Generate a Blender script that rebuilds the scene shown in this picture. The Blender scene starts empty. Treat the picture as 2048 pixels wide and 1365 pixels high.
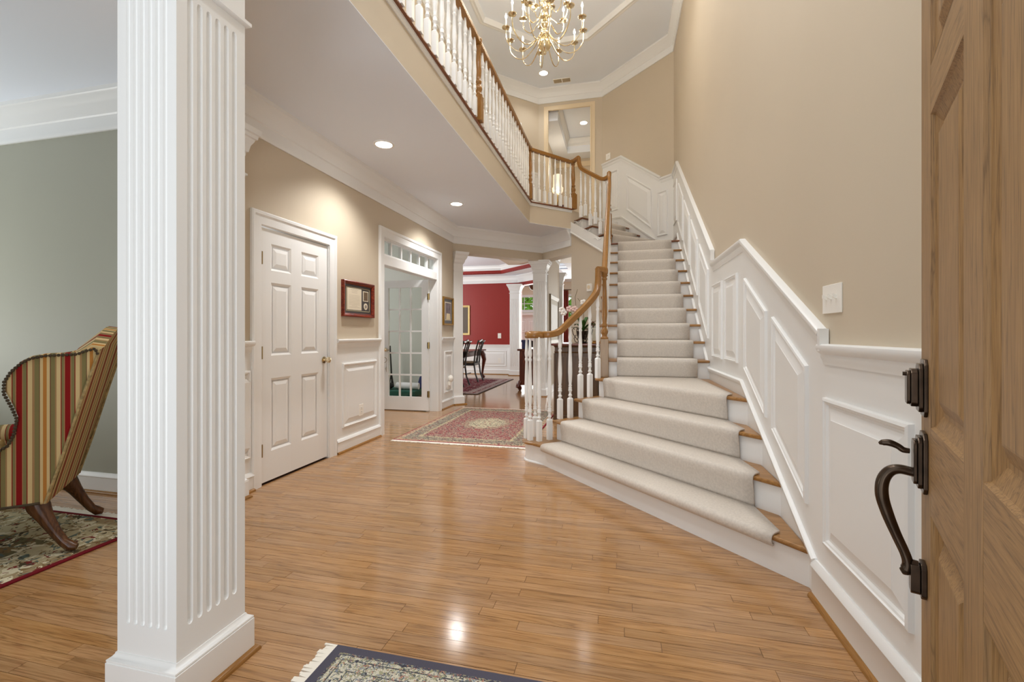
import bpy, bmesh, math, random
from mathutils import Vector, Matrix
random.seed(7)
scn = bpy.context.scene
COL = scn.collection
PI = math.pi

# ------------------------------------------------------------------ camera
FPX = 905.0
THETA = math.atan(216 / FPX)
cam_d = bpy.data.cameras.new('camera')
cam = bpy.data.objects.new('camera', cam_d)
COL.objects.link(cam)
cam.location = (0, 0, 1.2)
cam.rotation_euler = (PI / 2, 0, THETA)
cam_d.sensor_width = 36.0
cam_d.lens = 36.0 * FPX / 2048
cam_d.shift_y = (668 - 682.5) / 2048
cam_d.clip_start = 0.02
scn.camera = cam

# ------------------------------------------------------------------ world, exposure
scn.view_settings.view_transform = 'Standard'
scn.view_settings.look = 'None'
scn.view_settings.gamma = 1.0
scn.view_settings.use_curve_mapping = False
scn.view_settings.exposure = 0.46
wd = bpy.data.worlds.new('daylight')
scn.world = wd
wd.use_nodes = True
bg = wd.node_tree.nodes['Background']
bg.inputs[0].default_value = (0.95, 0.975, 1.0, 1)
bg.inputs[1].default_value = 0.86
try:
    scn.cycles.max_bounces = 12
    scn.cycles.diffuse_bounces = 9
    scn.cycles.caustics_reflective = False
    scn.cycles.caustics_refractive = False
    scn.cycles.sample_clamp_indirect = 6.0
except Exception:
    pass

def area_light(name, loc, size, power, color=(1, 1, 1), rot=(0, 0, 0), size_y=None):
    d = bpy.data.lights.new(name, 'AREA')
    d.energy = power; d.color = color; d.size = size
    if size_y:
        d.shape = 'RECTANGLE'; d.size_y = size_y
    else:
        d.shape = 'DISK'
    o = bpy.data.objects.new(name, d); COL.objects.link(o)
    o.location = loc; o.rotation_euler = rot
    return o
# daylight at the family room windows; the other area lamps are added fills
def aim(o, d):
    o.rotation_euler = Vector(d).to_track_quat('-Z', 'Y').to_euler(); return o
aim(area_light('window_daylight_living_room', (-6.2, 1.2, 1.0), 1.8, 48, (0.97, 0.99, 1.0), size_y=1.4), (.5, 0, .86))  # added lamp by a windowless wall, tilted up to brighten the ceilings
aim(area_light('open_door_daylight', (-.2, -4.2, .5), 3.2, 60, (0.97, 0.985, 1.0), size_y=1.6), (-.1, .85, .42))  # added lamp behind the camera, aimed up to brighten the lower ceiling
area_light('window_daylight_study', (-5.9, 6.0, 1.6), 1.6, 40, (0.97, 0.99, 1.0), (0, -PI / 2, 0), 1.6)  # added lamp lighting the study; the outer wall has no window
area_light('window_daylight_family_room', (-1.6, 15.4, 1.7), 5.0, 120, (0.98, 1.0, 0.97), (PI / 2, 0, PI), 2.2)
area_light('window_daylight_dining_room', (-6.05, 10.6, 1.7), 2.4, 75, (0.98, 0.99, 1.0), (0, -PI / 2, 0), 1.8)  # added lamp brightening the dining room from its windowless outer wall
WARM = (1.0, 0.87, 0.69)
SOFT = (1.0, 0.985, 0.97)

# ------------------------------------------------------------------ materials
MATS = {}
def newmat(name):
    m = bpy.data.materials.new(name); m.use_nodes = True
    MATS[name] = m
    nt = m.node_tree
    return m, nt, nt.nodes['Principled BSDF']
def lin(r, g, b):
    f = lambda v: ((v / 255 + 0.055) / 1.055) ** 2.4 if v > 10.3 else v / 255 / 12.92
    return (f(r), f(g), f(b), 1)
def plain(name, col, rough=0.5, metal=0.0, spec=0.5, bump=0.0, bscale=200.0, vary=0.0, vscale=3.0, coat=0.0):
    m, nt, b = newmat(name)
    b.inputs['Base Color'].default_value = col
    b.inputs['Roughness'].default_value = rough
    b.inputs['Metallic'].default_value = metal
    b.inputs['Specular IOR Level'].default_value = spec
    if coat: b.inputs['Coat Weight'].default_value = coat; b.inputs['Coat Roughness'].default_value = 0.15
    N, L = nt.nodes, nt.links
    geo = N.new('ShaderNodeNewGeometry')
    if vary:
        nz = N.new('ShaderNodeTexNoise'); nz.inputs['Scale'].default_value = vscale; nz.inputs['Detail'].default_value = 4
        L.new(geo.outputs['Position'], nz.inputs['Vector'])
        mx = N.new('ShaderNodeMix'); mx.data_type = 'RGBA'; mx.blend_type = 'MULTIPLY'
        mx.inputs[0].default_value = 0.86
        mx.inputs[6].default_value = col
        rp = N.new('ShaderNodeValToRGB')
        rp.color_ramp.elements[0].position = 0.3; rp.color_ramp.elements[0].color = (1 - vary, 1 - vary, 1 - vary, 1)
        rp.color_ramp.elements[1].position = 0.7; rp.color_ramp.elements[1].color = (1, 1, 1, 1)
        L.new(nz.outputs['Fac'], rp.inputs[0]); L.new(rp.outputs[0], mx.inputs[7])
        L.new(mx.outputs[2], b.inputs['Base Color'])
    if bump:
        n2 = N.new('ShaderNodeTexNoise'); n2.inputs['Scale'].default_value = bscale; n2.inputs['Detail'].default_value = 3
        L.new(geo.outputs['Position'], n2.inputs['Vector'])
        bp = N.new('ShaderNodeBump'); bp.inputs['Strength'].default_value = bump; bp.inputs['Distance'].default_value = 0.002
        L.new(n2.outputs['Fac'], bp.inputs['Height']); L.new(bp.outputs[0], b.inputs['Normal'])
    return m
def emit(name, col, strength):
    m, nt, b = newmat(name)
    b.inputs['Base Color'].default_value = (0.8, 0.8, 0.8, 1)
    b.inputs['Emission Color'].default_value = col
    b.inputs['Emission Strength'].default_value = strength
    return m
def wood(name, cols, axis='X', rough=0.3, scale=1.0, per_piece=0.0, spec=0.5, stretch=14.0, local=False, bump=0.15, figure=0.5, coat=0.0, pores=0.0, rotz=0.0):
    """long-grain timber; axis is the grain direction; per_piece mixes a random tone for each board"""
    m, nt, b = newmat(name)
    N, L = nt.nodes, nt.links
    b.inputs['Roughness'].default_value = rough
    b.inputs['Specular IOR Level'].default_value = spec
    if coat: b.inputs['Coat Weight'].default_value = coat; b.inputs['Coat Roughness'].default_value = 0.12
    oi = N.new('ShaderNodeObjectInfo'); geo = N.new('ShaderNodeNewGeometry')
    if local:
        tc = N.new('ShaderNodeTexCoord'); src = tc.outputs['Object']
    else:
        src = geo.outputs['Position']
    rnd = N.new('ShaderNodeMath'); rnd.operation = 'ADD'
    L.new(oi.outputs['Random'], rnd.inputs[0]); L.new(geo.outputs['Random Per Island'], rnd.inputs[1])
    fr = N.new('ShaderNodeMath'); fr.operation = 'FRACT'; L.new(rnd.outputs[0], fr.inputs[0])
    off = N.new('ShaderNodeMath'); off.operation = 'MULTIPLY'; off.inputs[1].default_value = 37.0 if per_piece else 0.0
    L.new(fr.outputs[0], off.inputs[0])
    comb = N.new('ShaderNodeCombineXYZ')
    for i in range(3): L.new(off.outputs[0], comb.inputs[i])
    addv = N.new('ShaderNodeVectorMath'); addv.operation = 'ADD'
    if rotz:
        vr = N.new('ShaderNodeVectorRotate'); vr.rotation_type = 'Z_AXIS'; vr.inputs['Angle'].default_value = rotz
        L.new(src, vr.inputs['Vector']); src = vr.outputs[0]
    L.new(src, addv.inputs[0]); L.new(comb.outputs[0], addv.inputs[1])
    mp = N.new('ShaderNodeMapping')
    sc = [stretch * scale] * 3; sc['XYZ'.index(axis)] = 1.0 * scale
    mp.inputs['Scale'].default_value = sc
    L.new(addv.outputs[0], mp.inputs[0])
    # cathedral figure: rings of a distorted noise
    n1 = N.new('ShaderNodeTexNoise'); n1.inputs['Scale'].default_value = 1.1; n1.inputs['Detail'].default_value = 3; n1.inputs['Distortion'].default_value = 0.6
    L.new(mp.outputs[0], n1.inputs['Vector'])
    ring = N.new('ShaderNodeMath'); ring.operation = 'MULTIPLY'; ring.inputs[1].default_value = 11.0; L.new(n1.outputs['Fac'], ring.inputs[0])
    pp = N.new('ShaderNodeMath'); pp.operation = 'PINGPONG'; pp.inputs[1].default_value = 1.0; L.new(ring.outputs[0], pp.inputs[0])
    # pores
    mp2 = N.new('ShaderNodeMapping'); s2 = [90 * scale] * 3; s2['XYZ'.index(axis)] = 3.0 * scale; mp2.inputs['Scale'].default_value = s2
    L.new(addv.outputs[0], mp2.inputs[0])
    n2 = N.new('ShaderNodeTexNoise'); n2.inputs['Scale'].default_value = 1.5; n2.inputs['Detail'].default_value = 5; n2.inputs['Roughness'].default_value = 0.65
    L.new(mp2.outputs[0], n2.inputs['Vector'])
    mixv = N.new('ShaderNodeMath'); mixv.operation = 'MULTIPLY_ADD'; mixv.inputs[1].default_value = figure
    L.new(pp.outputs[0], mixv.inputs[0])
    sub = N.new('ShaderNodeMath'); sub.operation = 'MULTIPLY'; sub.inputs[1].default_value = 1.0 - figure; L.new(n2.outputs['Fac'], sub.inputs[0])
    L.new(sub.outputs[0], mixv.inputs[2])
    rp = N.new('ShaderNodeValToRGB')
    e = rp.color_ramp.elements
    while len(e) < len(cols): e.new(0.5)
    for i, c in enumerate(cols):
        e[i].position = 0.12 + 0.72 * i / (len(cols) - 1); e[i].color = c
    L.new(mixv.outputs[0], rp.inputs[0])
    out = rp.outputs[0]
    if pores:
        mp3 = N.new('ShaderNodeMapping'); s3 = [230 * scale] * 3; s3['XYZ'.index(axis)] = 9.0 * scale; mp3.inputs['Scale'].default_value = s3
        L.new(addv.outputs[0], mp3.inputs[0])
        n3 = N.new('ShaderNodeTexNoise'); n3.inputs['Scale'].default_value = 1.0; n3.inputs['Detail'].default_value = 2
        L.new(mp3.outputs[0], n3.inputs['Vector'])
        r3 = N.new('ShaderNodeMapRange'); r3.inputs['From Min'].default_value = 0.56; r3.inputs['From Max'].default_value = 0.72; r3.inputs['To Min'].default_value = 1.0; r3.inputs['To Max'].default_value = 1.0 - pores
        L.new(n3.outputs['Fac'], r3.inputs['Value'])
        # growth rings cut across the board as thin dark arcs
        r4 = N.new('ShaderNodeMapRange'); r4.inputs['From Min'].default_value = 0.0; r4.inputs['From Max'].default_value = 0.22; r4.inputs['To Min'].default_value = 1.0 - pores * .8; r4.inputs['To Max'].default_value = 1.0
        L.new(pp.outputs[0], r4.inputs['Value'])
        mm = N.new('ShaderNodeMath'); mm.operation = 'MULTIPLY'; L.new(r3.outputs[0], mm.inputs[0]); L.new(r4.outputs[0], mm.inputs[1])
        mxp = N.new('ShaderNodeMix'); mxp.data_type = 'RGBA'; mxp.blend_type = 'MULTIPLY'; mxp.inputs[0].default_value = 1.0
        L.new(out, mxp.inputs[6]); L.new(mm.outputs[0], mxp.inputs[7]); out = mxp.outputs[2]
    if per_piece:
        hs = N.new('ShaderNodeHueSaturation')
        vm = N.new('ShaderNodeMapRange'); vm.inputs['To Min'].default_value = 1 - per_piece; vm.inputs['To Max'].default_value = 1 + per_piece * 0.7
        L.new(fr.outputs[0], vm.inputs['Value']); L.new(vm.outputs[0], hs.inputs['Value'])
        f2 = N.new('ShaderNodeMath'); f2.operation = 'MULTIPLY'; f2.inputs[1].default_value = 7.31; L.new(fr.outputs[0], f2.inputs[0])
        f3 = N.new('ShaderNodeMath'); f3.operation = 'FRACT'; L.new(f2.outputs[0], f3.inputs[0])
        sm = N.new('ShaderNodeMapRange'); sm.inputs['To Min'].default_value = 0.95; sm.inputs['To Max'].default_value = 1.04
        L.new(f3.outputs[0], sm.inputs['Value']); L.new(sm.outputs[0], hs.inputs['Saturation'])
        L.new(out, hs.inputs['Color']); out = hs.outputs[0]
    L.new(out, b.inputs['Base Color'])
    if bump:
        bp = N.new('ShaderNodeBump'); bp.inputs['Strength'].default_value = bump; bp.inputs['Distance'].default_value = 0.001
        L.new(n2.outputs['Fac'], bp.inputs['Height']); L.new(bp.outputs[0], b.inputs['Normal'])
    return m

WHITE = plain('white_trim_paint', lin(234, 235, 234), 0.35, bump=0.03, bscale=60)
WALL = plain('beige_wall_paint', lin(202, 189, 168), 0.6, bump=0.08, bscale=260, vary=0.03, vscale=1.5)
WALLG = plain('grey_green_wall_paint', lin(164, 164, 150), 0.6, bump=0.08, bscale=260)
CASING = plain('cream_casing_paint', lin(226, 208, 176), 0.4)
CEIL = plain('ceiling_paint', lin(232, 238, 247), 0.8, bump=0.06, bscale=300)
REDWALL = plain('red_dining_paint', lin(142, 30, 20), 0.4, bump=0.05, bscale=200)
STUDYW = plain('study_wall_paint', lin(200, 200, 190), 0.6)
OAKF = wood('oak_floor', [lin(118, 80, 46), lin(160, 118, 76), lin(178, 136, 92), lin(194, 154, 110)], 'X', 0.14, 1.0, per_piece=0.1, spec=0.5, stretch=20, figure=0.2, bump=0.03, pores=0.3, coat=0.35)
OAKS = wood('golden_oak_stain', [lin(104, 68, 24), lin(144, 100, 46), lin(164, 118, 58)], 'Y', 0.25, 3.0, spec=0.5, figure=0.15)
OAKZ = wood('golden_oak_upright', [lin(104, 68, 24), lin(144, 100, 46), lin(164, 118, 58)], 'Z', 0.25, 3.0, spec=0.5, figure=0.15)
OAKT = wood('oak_tread', [lin(118, 80, 36), lin(150, 107, 56), lin(168, 123, 70)], 'X', 0.28, 1.0, per_piece=0.06, figure=0.4)
OAKPALE = wood('pale_oak_newel', [lin(122, 98, 68), lin(150, 124, 92), lin(164, 140, 108)], 'Z', 0.3, 1.2, figure=0.3)
REDOAK = wood('red_stained_nosing', [lin(94, 52, 24), lin(122, 70, 35), lin(140, 84, 44)], 'Y', 0.3, 1.0, figure=0.3)
DOORW = wood('weathered_oak_door', [lin(82, 56, 28), lin(136, 102, 62), lin(158, 122, 78), lin(174, 140, 96)], 'Z', 0.5, 2.4, figure=0.14, stretch=22, bump=0.3, pores=0.35, rotz=math.radians(22.5))
DOORH = wood('weathered_oak_rail', [lin(82, 56, 28), lin(136, 102, 62), lin(158, 122, 78), lin(174, 140, 96)], 'Y', 0.5, 2.4, figure=0.14, stretch=22, bump=0.3, pores=0.35, rotz=math.radians(22.5))
MAHOG = wood('mahogany', [lin(58, 20, 10), lin(92, 38, 18), lin(118, 54, 26)], 'Z', 0.2, 1.0, figure=0.35)
DARKW = wood('dark_walnut', [lin(46, 30, 17), lin(82, 58, 34), lin(100, 72, 44)], 'Z', 0.3, 1.0, figure=0.35)
LEGW = wood('walnut_chair_leg', [lin(48, 26, 12), lin(84, 50, 24), lin(104, 66, 34)], 'Z', 0.22, 1.0, figure=0.4)
BLACKL = plain('black_lacquer', lin(26, 24, 24), 0.2, coat=0.4)
BRASS = plain('polished_brass', lin(230, 216, 184), 0.12, metal=1.0)
ABRASS = plain('antique_brass', lin(150, 128, 84), 0.35, metal=1.0)
BRONZE = plain('oil_rubbed_bronze', lin(88, 74, 62), 0.26, metal=0.9, vary=0.5, vscale=40)
CARPET = plain('cream_cut_pile_carpet', lin(214, 206, 196), 0.95, spec=0.1, bump=0.5, bscale=300, vary=0.16, vscale=75)
GOLD = plain('gilt_frame', lin(176, 136, 66), 0.35, metal=0.6, vary=0.3, vscale=60)
CREAMF = plain('cream_plastic', lin(240, 238, 231), 0.35)
DARKV = plain('dark_void', lin(10, 10, 12), 0.6)
CANDLE = plain('candle_sleeve', lin(240, 236, 224), 0.4)
FLAME = emit('candle_bulb_glow', (1.0, 0.93, 0.8, 1), 22.0)
DLITE = emit('downlight_lens', (1.0, 0.96, 0.88, 1), 12.0)
SHADE = emit('lit_lamp_shade', (1.0, 0.82, 0.52, 1), 0.5)
DBL = plain('downlight_ring', lin(240, 238, 234), 0.4)
VENTM = plain('tan_vent_metal', lin(176, 160, 130), 0.45)

def glass(name, col=(1, 1, 1, 1), alpha_rough=0.0):
    m, nt, b = newmat(name)
    N, L = nt.nodes, nt.links
    tr = N.new('ShaderNodeBsdfTransparent'); tr.inputs[0].default_value = col
    gl = N.new('ShaderNodeBsdfGlossy'); gl.inputs['Roughness'].default_value = 0.02
    lw = N.new('ShaderNodeLayerWeight'); lw.inputs[0].default_value = 0.5
    pw = N.new('ShaderNodeMath'); pw.operation = 'POWER'; pw.inputs[1].default_value = 4.0; L.new(lw.outputs['Facing'], pw.inputs[0])
    fz = N.new('ShaderNodeMath'); fz.operation = 'MULTIPLY_ADD'; fz.inputs[1].default_value = 0.5; fz.inputs[2].default_value = 0.035; L.new(pw.outputs[0], fz.inputs[0])
    mx = N.new('ShaderNodeMixShader')
    L.new(fz.outputs[0], mx.inputs[0]); L.new(tr.outputs[0], mx.inputs[1]); L.new(gl.outputs[0], mx.inputs[2])
    L.new(mx.outputs[0], nt.nodes['Material Output'].inputs[0])
    return m
GLASS = glass('clear_window_glass', (0.96, 0.98, 0.97, 1))

def stripes(name, axis, period, stops, rough=0.85):
    m, nt, b = newmat(name)
    N, L = nt.nodes, nt.links
    b.inputs['Roughness'].default_value = rough; b.inputs['Specular IOR Level'].default_value = 0.2
    tc = N.new('ShaderNodeTexCoord'); sp = N.new('ShaderNodeSeparateXYZ')
    L.new(tc.outputs['Object'], sp.inputs[0])
    mul = N.new('ShaderNodeMath'); mul.operation = 'MULTIPLY'; mul.inputs[1].default_value = 1 / period
    L.new(sp.outputs['XYZ'.index(axis)], mul.inputs[0])
    ad = N.new('ShaderNodeMath'); ad.operation = 'ADD'; ad.inputs[1].default_value = 20.3; L.new(mul.outputs[0], ad.inputs[0])
    fr = N.new('ShaderNodeMath'); fr.operation = 'FRACT'; L.new(ad.outputs[0], fr.inputs[0])
    rp = N.new('ShaderNodeValToRGB'); rp.color_ramp.interpolation = 'CONSTANT'
    e = rp.color_ramp.elements
    while len(e) < len(stops): e.new(0.5)
    for i, (p, c) in enumerate(stops): e[i].position = p; e[i].color = c
    L.new(fr.outputs[0], rp.inputs[0])
    nz = N.new('ShaderNodeTexNoise'); nz.inputs['Scale'].default_value = 500
    L.new(tc.outputs['Object'], nz.inputs['Vector'])
    bp = N.new('ShaderNodeBump'); bp.inputs['Strength'].default_value = 0.3; bp.inputs['Distance'].default_value = 0.001
    L.new(nz.outputs['Fac'], bp.inputs['Height']); L.new(bp.outputs[0], b.inputs['Normal'])
    L.new(rp.outputs[0], b.inputs['Base Color'])
    return m
cRED, cOLV, cCRM, cTAN, cGLD, cMAR = lin(140, 26, 26), lin(132, 124, 82), lin(214, 192, 142), lin(166, 132, 92), lin(186, 128, 62), lin(98, 34, 34)
STRIPES = [(0, cCRM), (.09, cRED), (.11, cOLV), (.18, cTAN), (.2, cRED), (.32, cTAN), (.34, cOLV), (.39, cRED), (.41, cCRM), (.5, cTAN), (.53, cOLV), (.62, cMAR), (.635, cCRM), (.70, cGLD), (.78, cCRM), (.84, cMAR), (.855, cOLV), (.95, cTAN)]
STR_Y = stripes('striped_chair_fabric_side', 'Y', 0.185, STRIPES)
STR_X = stripes('striped_chair_fabric_back', 'X', 0.185, STRIPES)
CORD = plain('braided_trim', lin(70, 58, 40), 0.8, bump=0.8, bscale=300)

def rugmat(name, hx, hy, bands, field, motif, medallion=None, scale=26.0, seed=0.0):
    """woven rug: nested border bands by distance from the edge (object space), floral noise over all"""
    m, nt, b = newmat(name)
    N, L = nt.nodes, nt.links
    b.inputs['Roughness'].default_value = 0.95; b.inputs['Specular IOR Level'].default_value = 0.1
    tc = N.new('ShaderNodeTexCoord'); sp = N.new('ShaderNodeSeparateXYZ'); L.new(tc.outputs['Object'], sp.inputs[0])
    def M(op, a, c=None):
        n = N.new('ShaderNodeMath'); n.operation = op
        for i, v in enumerate((a, c)):
            if v is None: continue
            if isinstance(v, (int, float)): n.inputs[i].default_value = v
            else: L.new(v, n.inputs[i])
        return n.outputs[0]
    dx = M('SUBTRACT', hx, M('ABSOLUTE', sp.outputs[0])); dy = M('SUBTRACT', hy, M('ABSOLUTE', sp.outputs[1]))
    d = M('MINIMUM', dx, dy)
    dn = M('DIVIDE', d, min(hx, hy))
    rp = N.new('ShaderNodeValToRGB'); rp.color_ramp.interpolation = 'CONSTANT'
    e = rp.color_ramp.elements
    st = bands + [(bands[-1][0] + 0.12, field)] if bands[-1][1] != field else bands
    while len(e) < len(st): e.new(0.5)
    for i, (p, c) in enumerate(st): e[i].position = p; e[i].color = c
    L.new(dn, rp.inputs[0])
    base = rp.outputs[0]
    if medallion:
        rx, ry, mc, oc = medallion
        q = M('SQRT', M('ADD', M('POWER', M('DIVIDE', sp.outputs[0], rx), 2.0), M('POWER', M('DIVIDE', sp.outputs[1], ry), 2.0)))
        nzr = N.new('ShaderNodeTexNoise'); nzr.inputs['Scale'].default_value = 9; L.new(tc.outputs['Object'], nzr.inputs['Vector'])
        q = M('ADD', q, M('MULTIPLY', M('SUBTRACT', nzr.outputs['Fac'], 0.5), 0.5))
        for lim, cc in ((1.35, oc), (1.0, mc)):
            mx = N.new('ShaderNodeMix'); mx.data_type = 'RGBA'
            L.new(M('LESS_THAN', q, lim), mx.inputs[0]); L.new(base, mx.inputs[6]); mx.inputs[7].default_value = cc
            base = mx.outputs[2]
    vec = N.new('ShaderNodeVectorMath'); vec.operation = 'ABSOLUTE'; L.new(tc.outputs['Object'], vec.inputs[0])   # mirror symmetric
    for k, (cc, sc_, th) in enumerate(motif):
        nz = N.new('ShaderNodeTexNoise'); nz.inputs['Scale'].default_value = sc_ ; nz.inputs['Detail'].default_value = 2.5; nz.inputs['Distortion'].default_value = 1.5
        ofs = N.new('ShaderNodeVectorMath'); ofs.operation = 'ADD'; ofs.inputs[1].default_value = (seed + 3.1 * k, 1.7 * k, k); L.new(vec.outputs[0], ofs.inputs[0])
        L.new(ofs.outputs[0], nz.inputs['Vector'])
        mx = N.new('ShaderNodeMix'); mx.data_type = 'RGBA'
        inb = M('GREATER_THAN', dn, bands[1][0])
        L.new(M('MULTIPLY', M('GREATER_THAN', nz.outputs['Fac'], th), inb), mx.inputs[0]); L.new(base, mx.inputs[6]); mx.inputs[7].default_value = cc
        base = mx.outputs[2]
    L.new(base, b.inputs['Base Color'])
    nb = N.new('ShaderNodeTexNoise'); nb.inputs['Scale'].default_value = 400; L.new(tc.outputs['Object'], nb.inputs['Vector'])
    bp = N.new('ShaderNodeBump'); bp.inputs['Strength'].default_value = 0.6; bp.inputs['Distance'].default_value = 0.002
    L.new(nb.outputs['Fac'], bp.inputs['Height']); L.new(bp.outputs[0], b.inputs['Normal'])
    return m

# ------------------------------------------------------------------ mesh helpers
class MB:
    def __init__(s): s.v = []; s.f = []
    def add(s, vs, fs):
        o = len(s.v); s.v += [tuple(p) for p in vs]; s.f += [tuple(i + o for i in f) for f in fs]; return s
    def box(s, x0, x1, y0, y1, z0, z1):
        return s.add([(x0, y0, z0), (x1, y0, z0), (x1, y1, z0), (x0, y1, z0), (x0, y0, z1), (x1, y0, z1), (x1, y1, z1), (x0, y1, z1)],
                     [(0, 3, 2, 1), (4, 5, 6, 7), (0, 1, 5, 4), (1, 2, 6, 5), (2, 3, 7, 6), (3, 0, 4, 7)])
    def prism(s, poly, z0, z1):
        if sum(poly[i - 1][0] * poly[i][1] - poly[i][0] * poly[i - 1][1] for i in range(len(poly))) < 0: poly = poly[::-1]
        n = len(poly)
        return s.add([(x, y, z0) for x, y in poly] + [(x, y, z1) for x, y in poly],
                     [tuple(range(n - 1, -1, -1)), tuple(range(n, 2 * n))] + [(i, (i + 1) % n, n + (i + 1) % n, n + i) for i in range(n)])
    def slab(s, pts, vec):
        """extrude a planar 3-D polygon along vec"""
        n = len(pts); V = Vector(vec)
        a = [Vector(p) for p in pts]
        nr = Vector((0, 0, 0))
        for i in range(n): nr += a[i - 1].cross(a[i])
        if nr.dot(V) < 0: a = a[::-1]
        return s.add([tuple(p) for p in a] + [tuple(p + V) for p in a],
                     [tuple(range(n - 1, -1, -1)), tuple(range(n, 2 * n))] + [(i, (i + 1) % n, n + (i + 1) % n, n + i) for i in range(n)])
    def lathe(s, prof, c=(0, 0, 0), seg=16, rot=0.0, cap=True):
        n = len(prof); vs = []; fs = []
        for r, z in prof:
            for k in range(seg):
                a = 2 * PI * k / seg + rot
                vs.append((c[0] + r * math.cos(a), c[1] + r * math.sin(a), c[2] + z))
        for i in range(n - 1):
            for k in range(seg):
                k2 = (k + 1) % seg
                fs.append((i * seg + k, i * seg + k2, (i + 1) * seg + k2, (i + 1) * seg + k))
        if cap:
            fs.append(tuple(range(seg - 1, -1, -1))); fs.append(tuple((n - 1) * seg + k for k in range(seg)))
        return s.add(vs, fs)
    def tube(s, path, rad, seg=8, closed=False):
        P = [Vector(p) for p in path]; n = len(P)
        R = rad if isinstance(rad, (list, tuple)) else [rad] * n
        vs = []; fs = []; up = None
        for i in range(n):
            if closed: t = P[(i + 1) % n] - P[i - 1]
            else: t = P[min(i + 1, n - 1)] - P[max(i - 1, 0)]
            t.normalize()
            if up is None:
                up = Vector((0, 0, 1)) if abs(t.z) < 0.9 else Vector((1, 0, 0))
            a = t.cross(up); a.normalize(); bb = a.cross(t); up = bb
            for k in range(seg):
                an = 2 * PI * k / seg
                vs.append(tuple(P[i] + (a * math.cos(an) + bb * math.sin(an)) * R[i]))
        m = n if closed else n - 1
        for i in range(m):
            for k in range(seg):
                j = (i + 1) % n; k2 = (k + 1) % seg
                fs.append((i * seg + k, i * seg + k2, j * seg + k2, j * seg + k))
        if not closed:
            fs.append(tuple(range(seg - 1, -1, -1))); fs.append(tuple((n - 1) * seg + k for k in range(seg)))
        return s.add(vs, fs)
    def sweep(s, path, n, prof, side=1, closed=False):
        """moulding: profile (a along n, b along side*(n x t)) mitred along a planar path"""
        P = [Vector(p) for p in path]; N_ = Vector(n); m = len(P); k = len(prof); vs = []; fs = []
        for i in range(m):
            t0 = (P[i] - P[i - 1]) if (i > 0 or closed) else None
            t1 = (P[(i + 1) % m] - P[i]) if (i < m - 1 or closed) else None
            if t0 is None: t0 = t1
            if t1 is None: t1 = t0
            t0 = t0.normalized(); t1 = t1.normalized()
            u0 = N_.cross(t0) * side; u1 = N_.cross(t1) * side
            u = u0 + u1
            u = u / max(0.15, u.dot(u0))
            for a, b_ in prof: vs.append(tuple(P[i] + N_ * a + u * b_))
        for i in range(m if closed else m - 1):
            j = (i + 1) % m
            for q in range(k):
                q2 = (q + 1) % k
                fs.append((i * k + q, i * k + q2, j * k + q2, j * k + q))
        if not closed:
            fs.append(tuple(range(k - 1, -1, -1))); fs.append(tuple((m - 1) * k + q for q in range(k)))
        return s.add(vs, fs)
    def grid(s, rows):
        n = len(rows); k = len(rows[0])
        return s.add([p for r in rows for p in r], [(i * k + j, i * k + j + 1, (i + 1) * k + j + 1, (i + 1) * k + j) for i in range(n - 1) for j in range(k - 1)])
    def sphere(s, c, r, seg=12, rings=8, sz=1.0):
        return s.lathe([(max(1e-4, r * math.sin(PI * i / rings)), -r * sz * math.cos(PI * i / rings)) for i in range(rings + 1)], c, seg)
    def build(s, name, mat, parent=None, smooth=False, local=False, bevel=0.0, fixn=True):
        me = bpy.data.meshes.new(name)
        vs = s.v
        if local:
            o_loc = (0, 0, 0)
        else:
            xs = [p[0] for p in vs]; ys = [p[1] for p in vs]; zs = [p[2] for p in vs]
            o_loc = ((min(xs) + max(xs)) / 2, (min(ys) + max(ys)) / 2, min(zs))
        me.from_pydata([(p[0] - o_loc[0], p[1] - o_loc[1], p[2] - o_loc[2]) for p in vs], [], s.f)
        if fixn:
            bm = bmesh.new(); bm.from_mesh(me); bmesh.ops.recalc_face_normals(bm, faces=bm.faces); bm.to_mesh(me); bm.free()
        me.materials.append(mat)
        if smooth:
            for p in me.polygons: p.use_smooth = True
            me.set_sharp_from_angle(angle=math.radians(40))
        o = bpy.data.objects.new(name, me); COL.objects.link(o)
        if parent is not None:
            o.parent = parent
            if local: o.location = (0, 0, 0)
            else:
                w = wpos(parent); o.location = (o_loc[0] - w[0], o_loc[1] - w[1], o_loc[2] - w[2])
        else: o.location = o_loc
        if bevel:
            bv = o.modifiers.new('bevel', 'BEVEL'); bv.width = bevel; bv.segments = 2; bv.limit_method = 'ANGLE'
        return o
def wpos(o):
    x = y = z = 0.0
    while o is not None:
        x += o.location.x; y += o.location.y; z += o.location.z; o = o.parent
    return (x, y, z)
def tag(o, label, cat, group=None):
    o['label'] = label; o['category'] = cat
    if group: o['group'] = group
    return o
def thing(name, label, cat, loc, rz=0.0, group=None):
    o = bpy.data.objects.new(name, None); COL.objects.link(o)
    o.empty_display_size = 0.1
    o.location = loc; o.rotation_euler = (0, 0, rz)
    return tag(o, label, cat, group)
def struct(o, label=None, cat=None):
    o['kind'] = 'structure'
    if label: o['label'] = label
    if cat: o['category'] = cat
    return o
def inst(src, parent, loc, rot=(0, 0, 0), scale=None):
    """a further copy of a piece that shares its mesh (loc in world space)"""
    o = src.copy(); COL.objects.link(o); o.parent = parent
    w = wpos(parent) if parent else (0, 0, 0)
    o.location = (loc[0] - w[0], loc[1] - w[1], loc[2] - w[2]); o.rotation_euler = rot
    if scale: o.scale = scale
    return o
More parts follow.
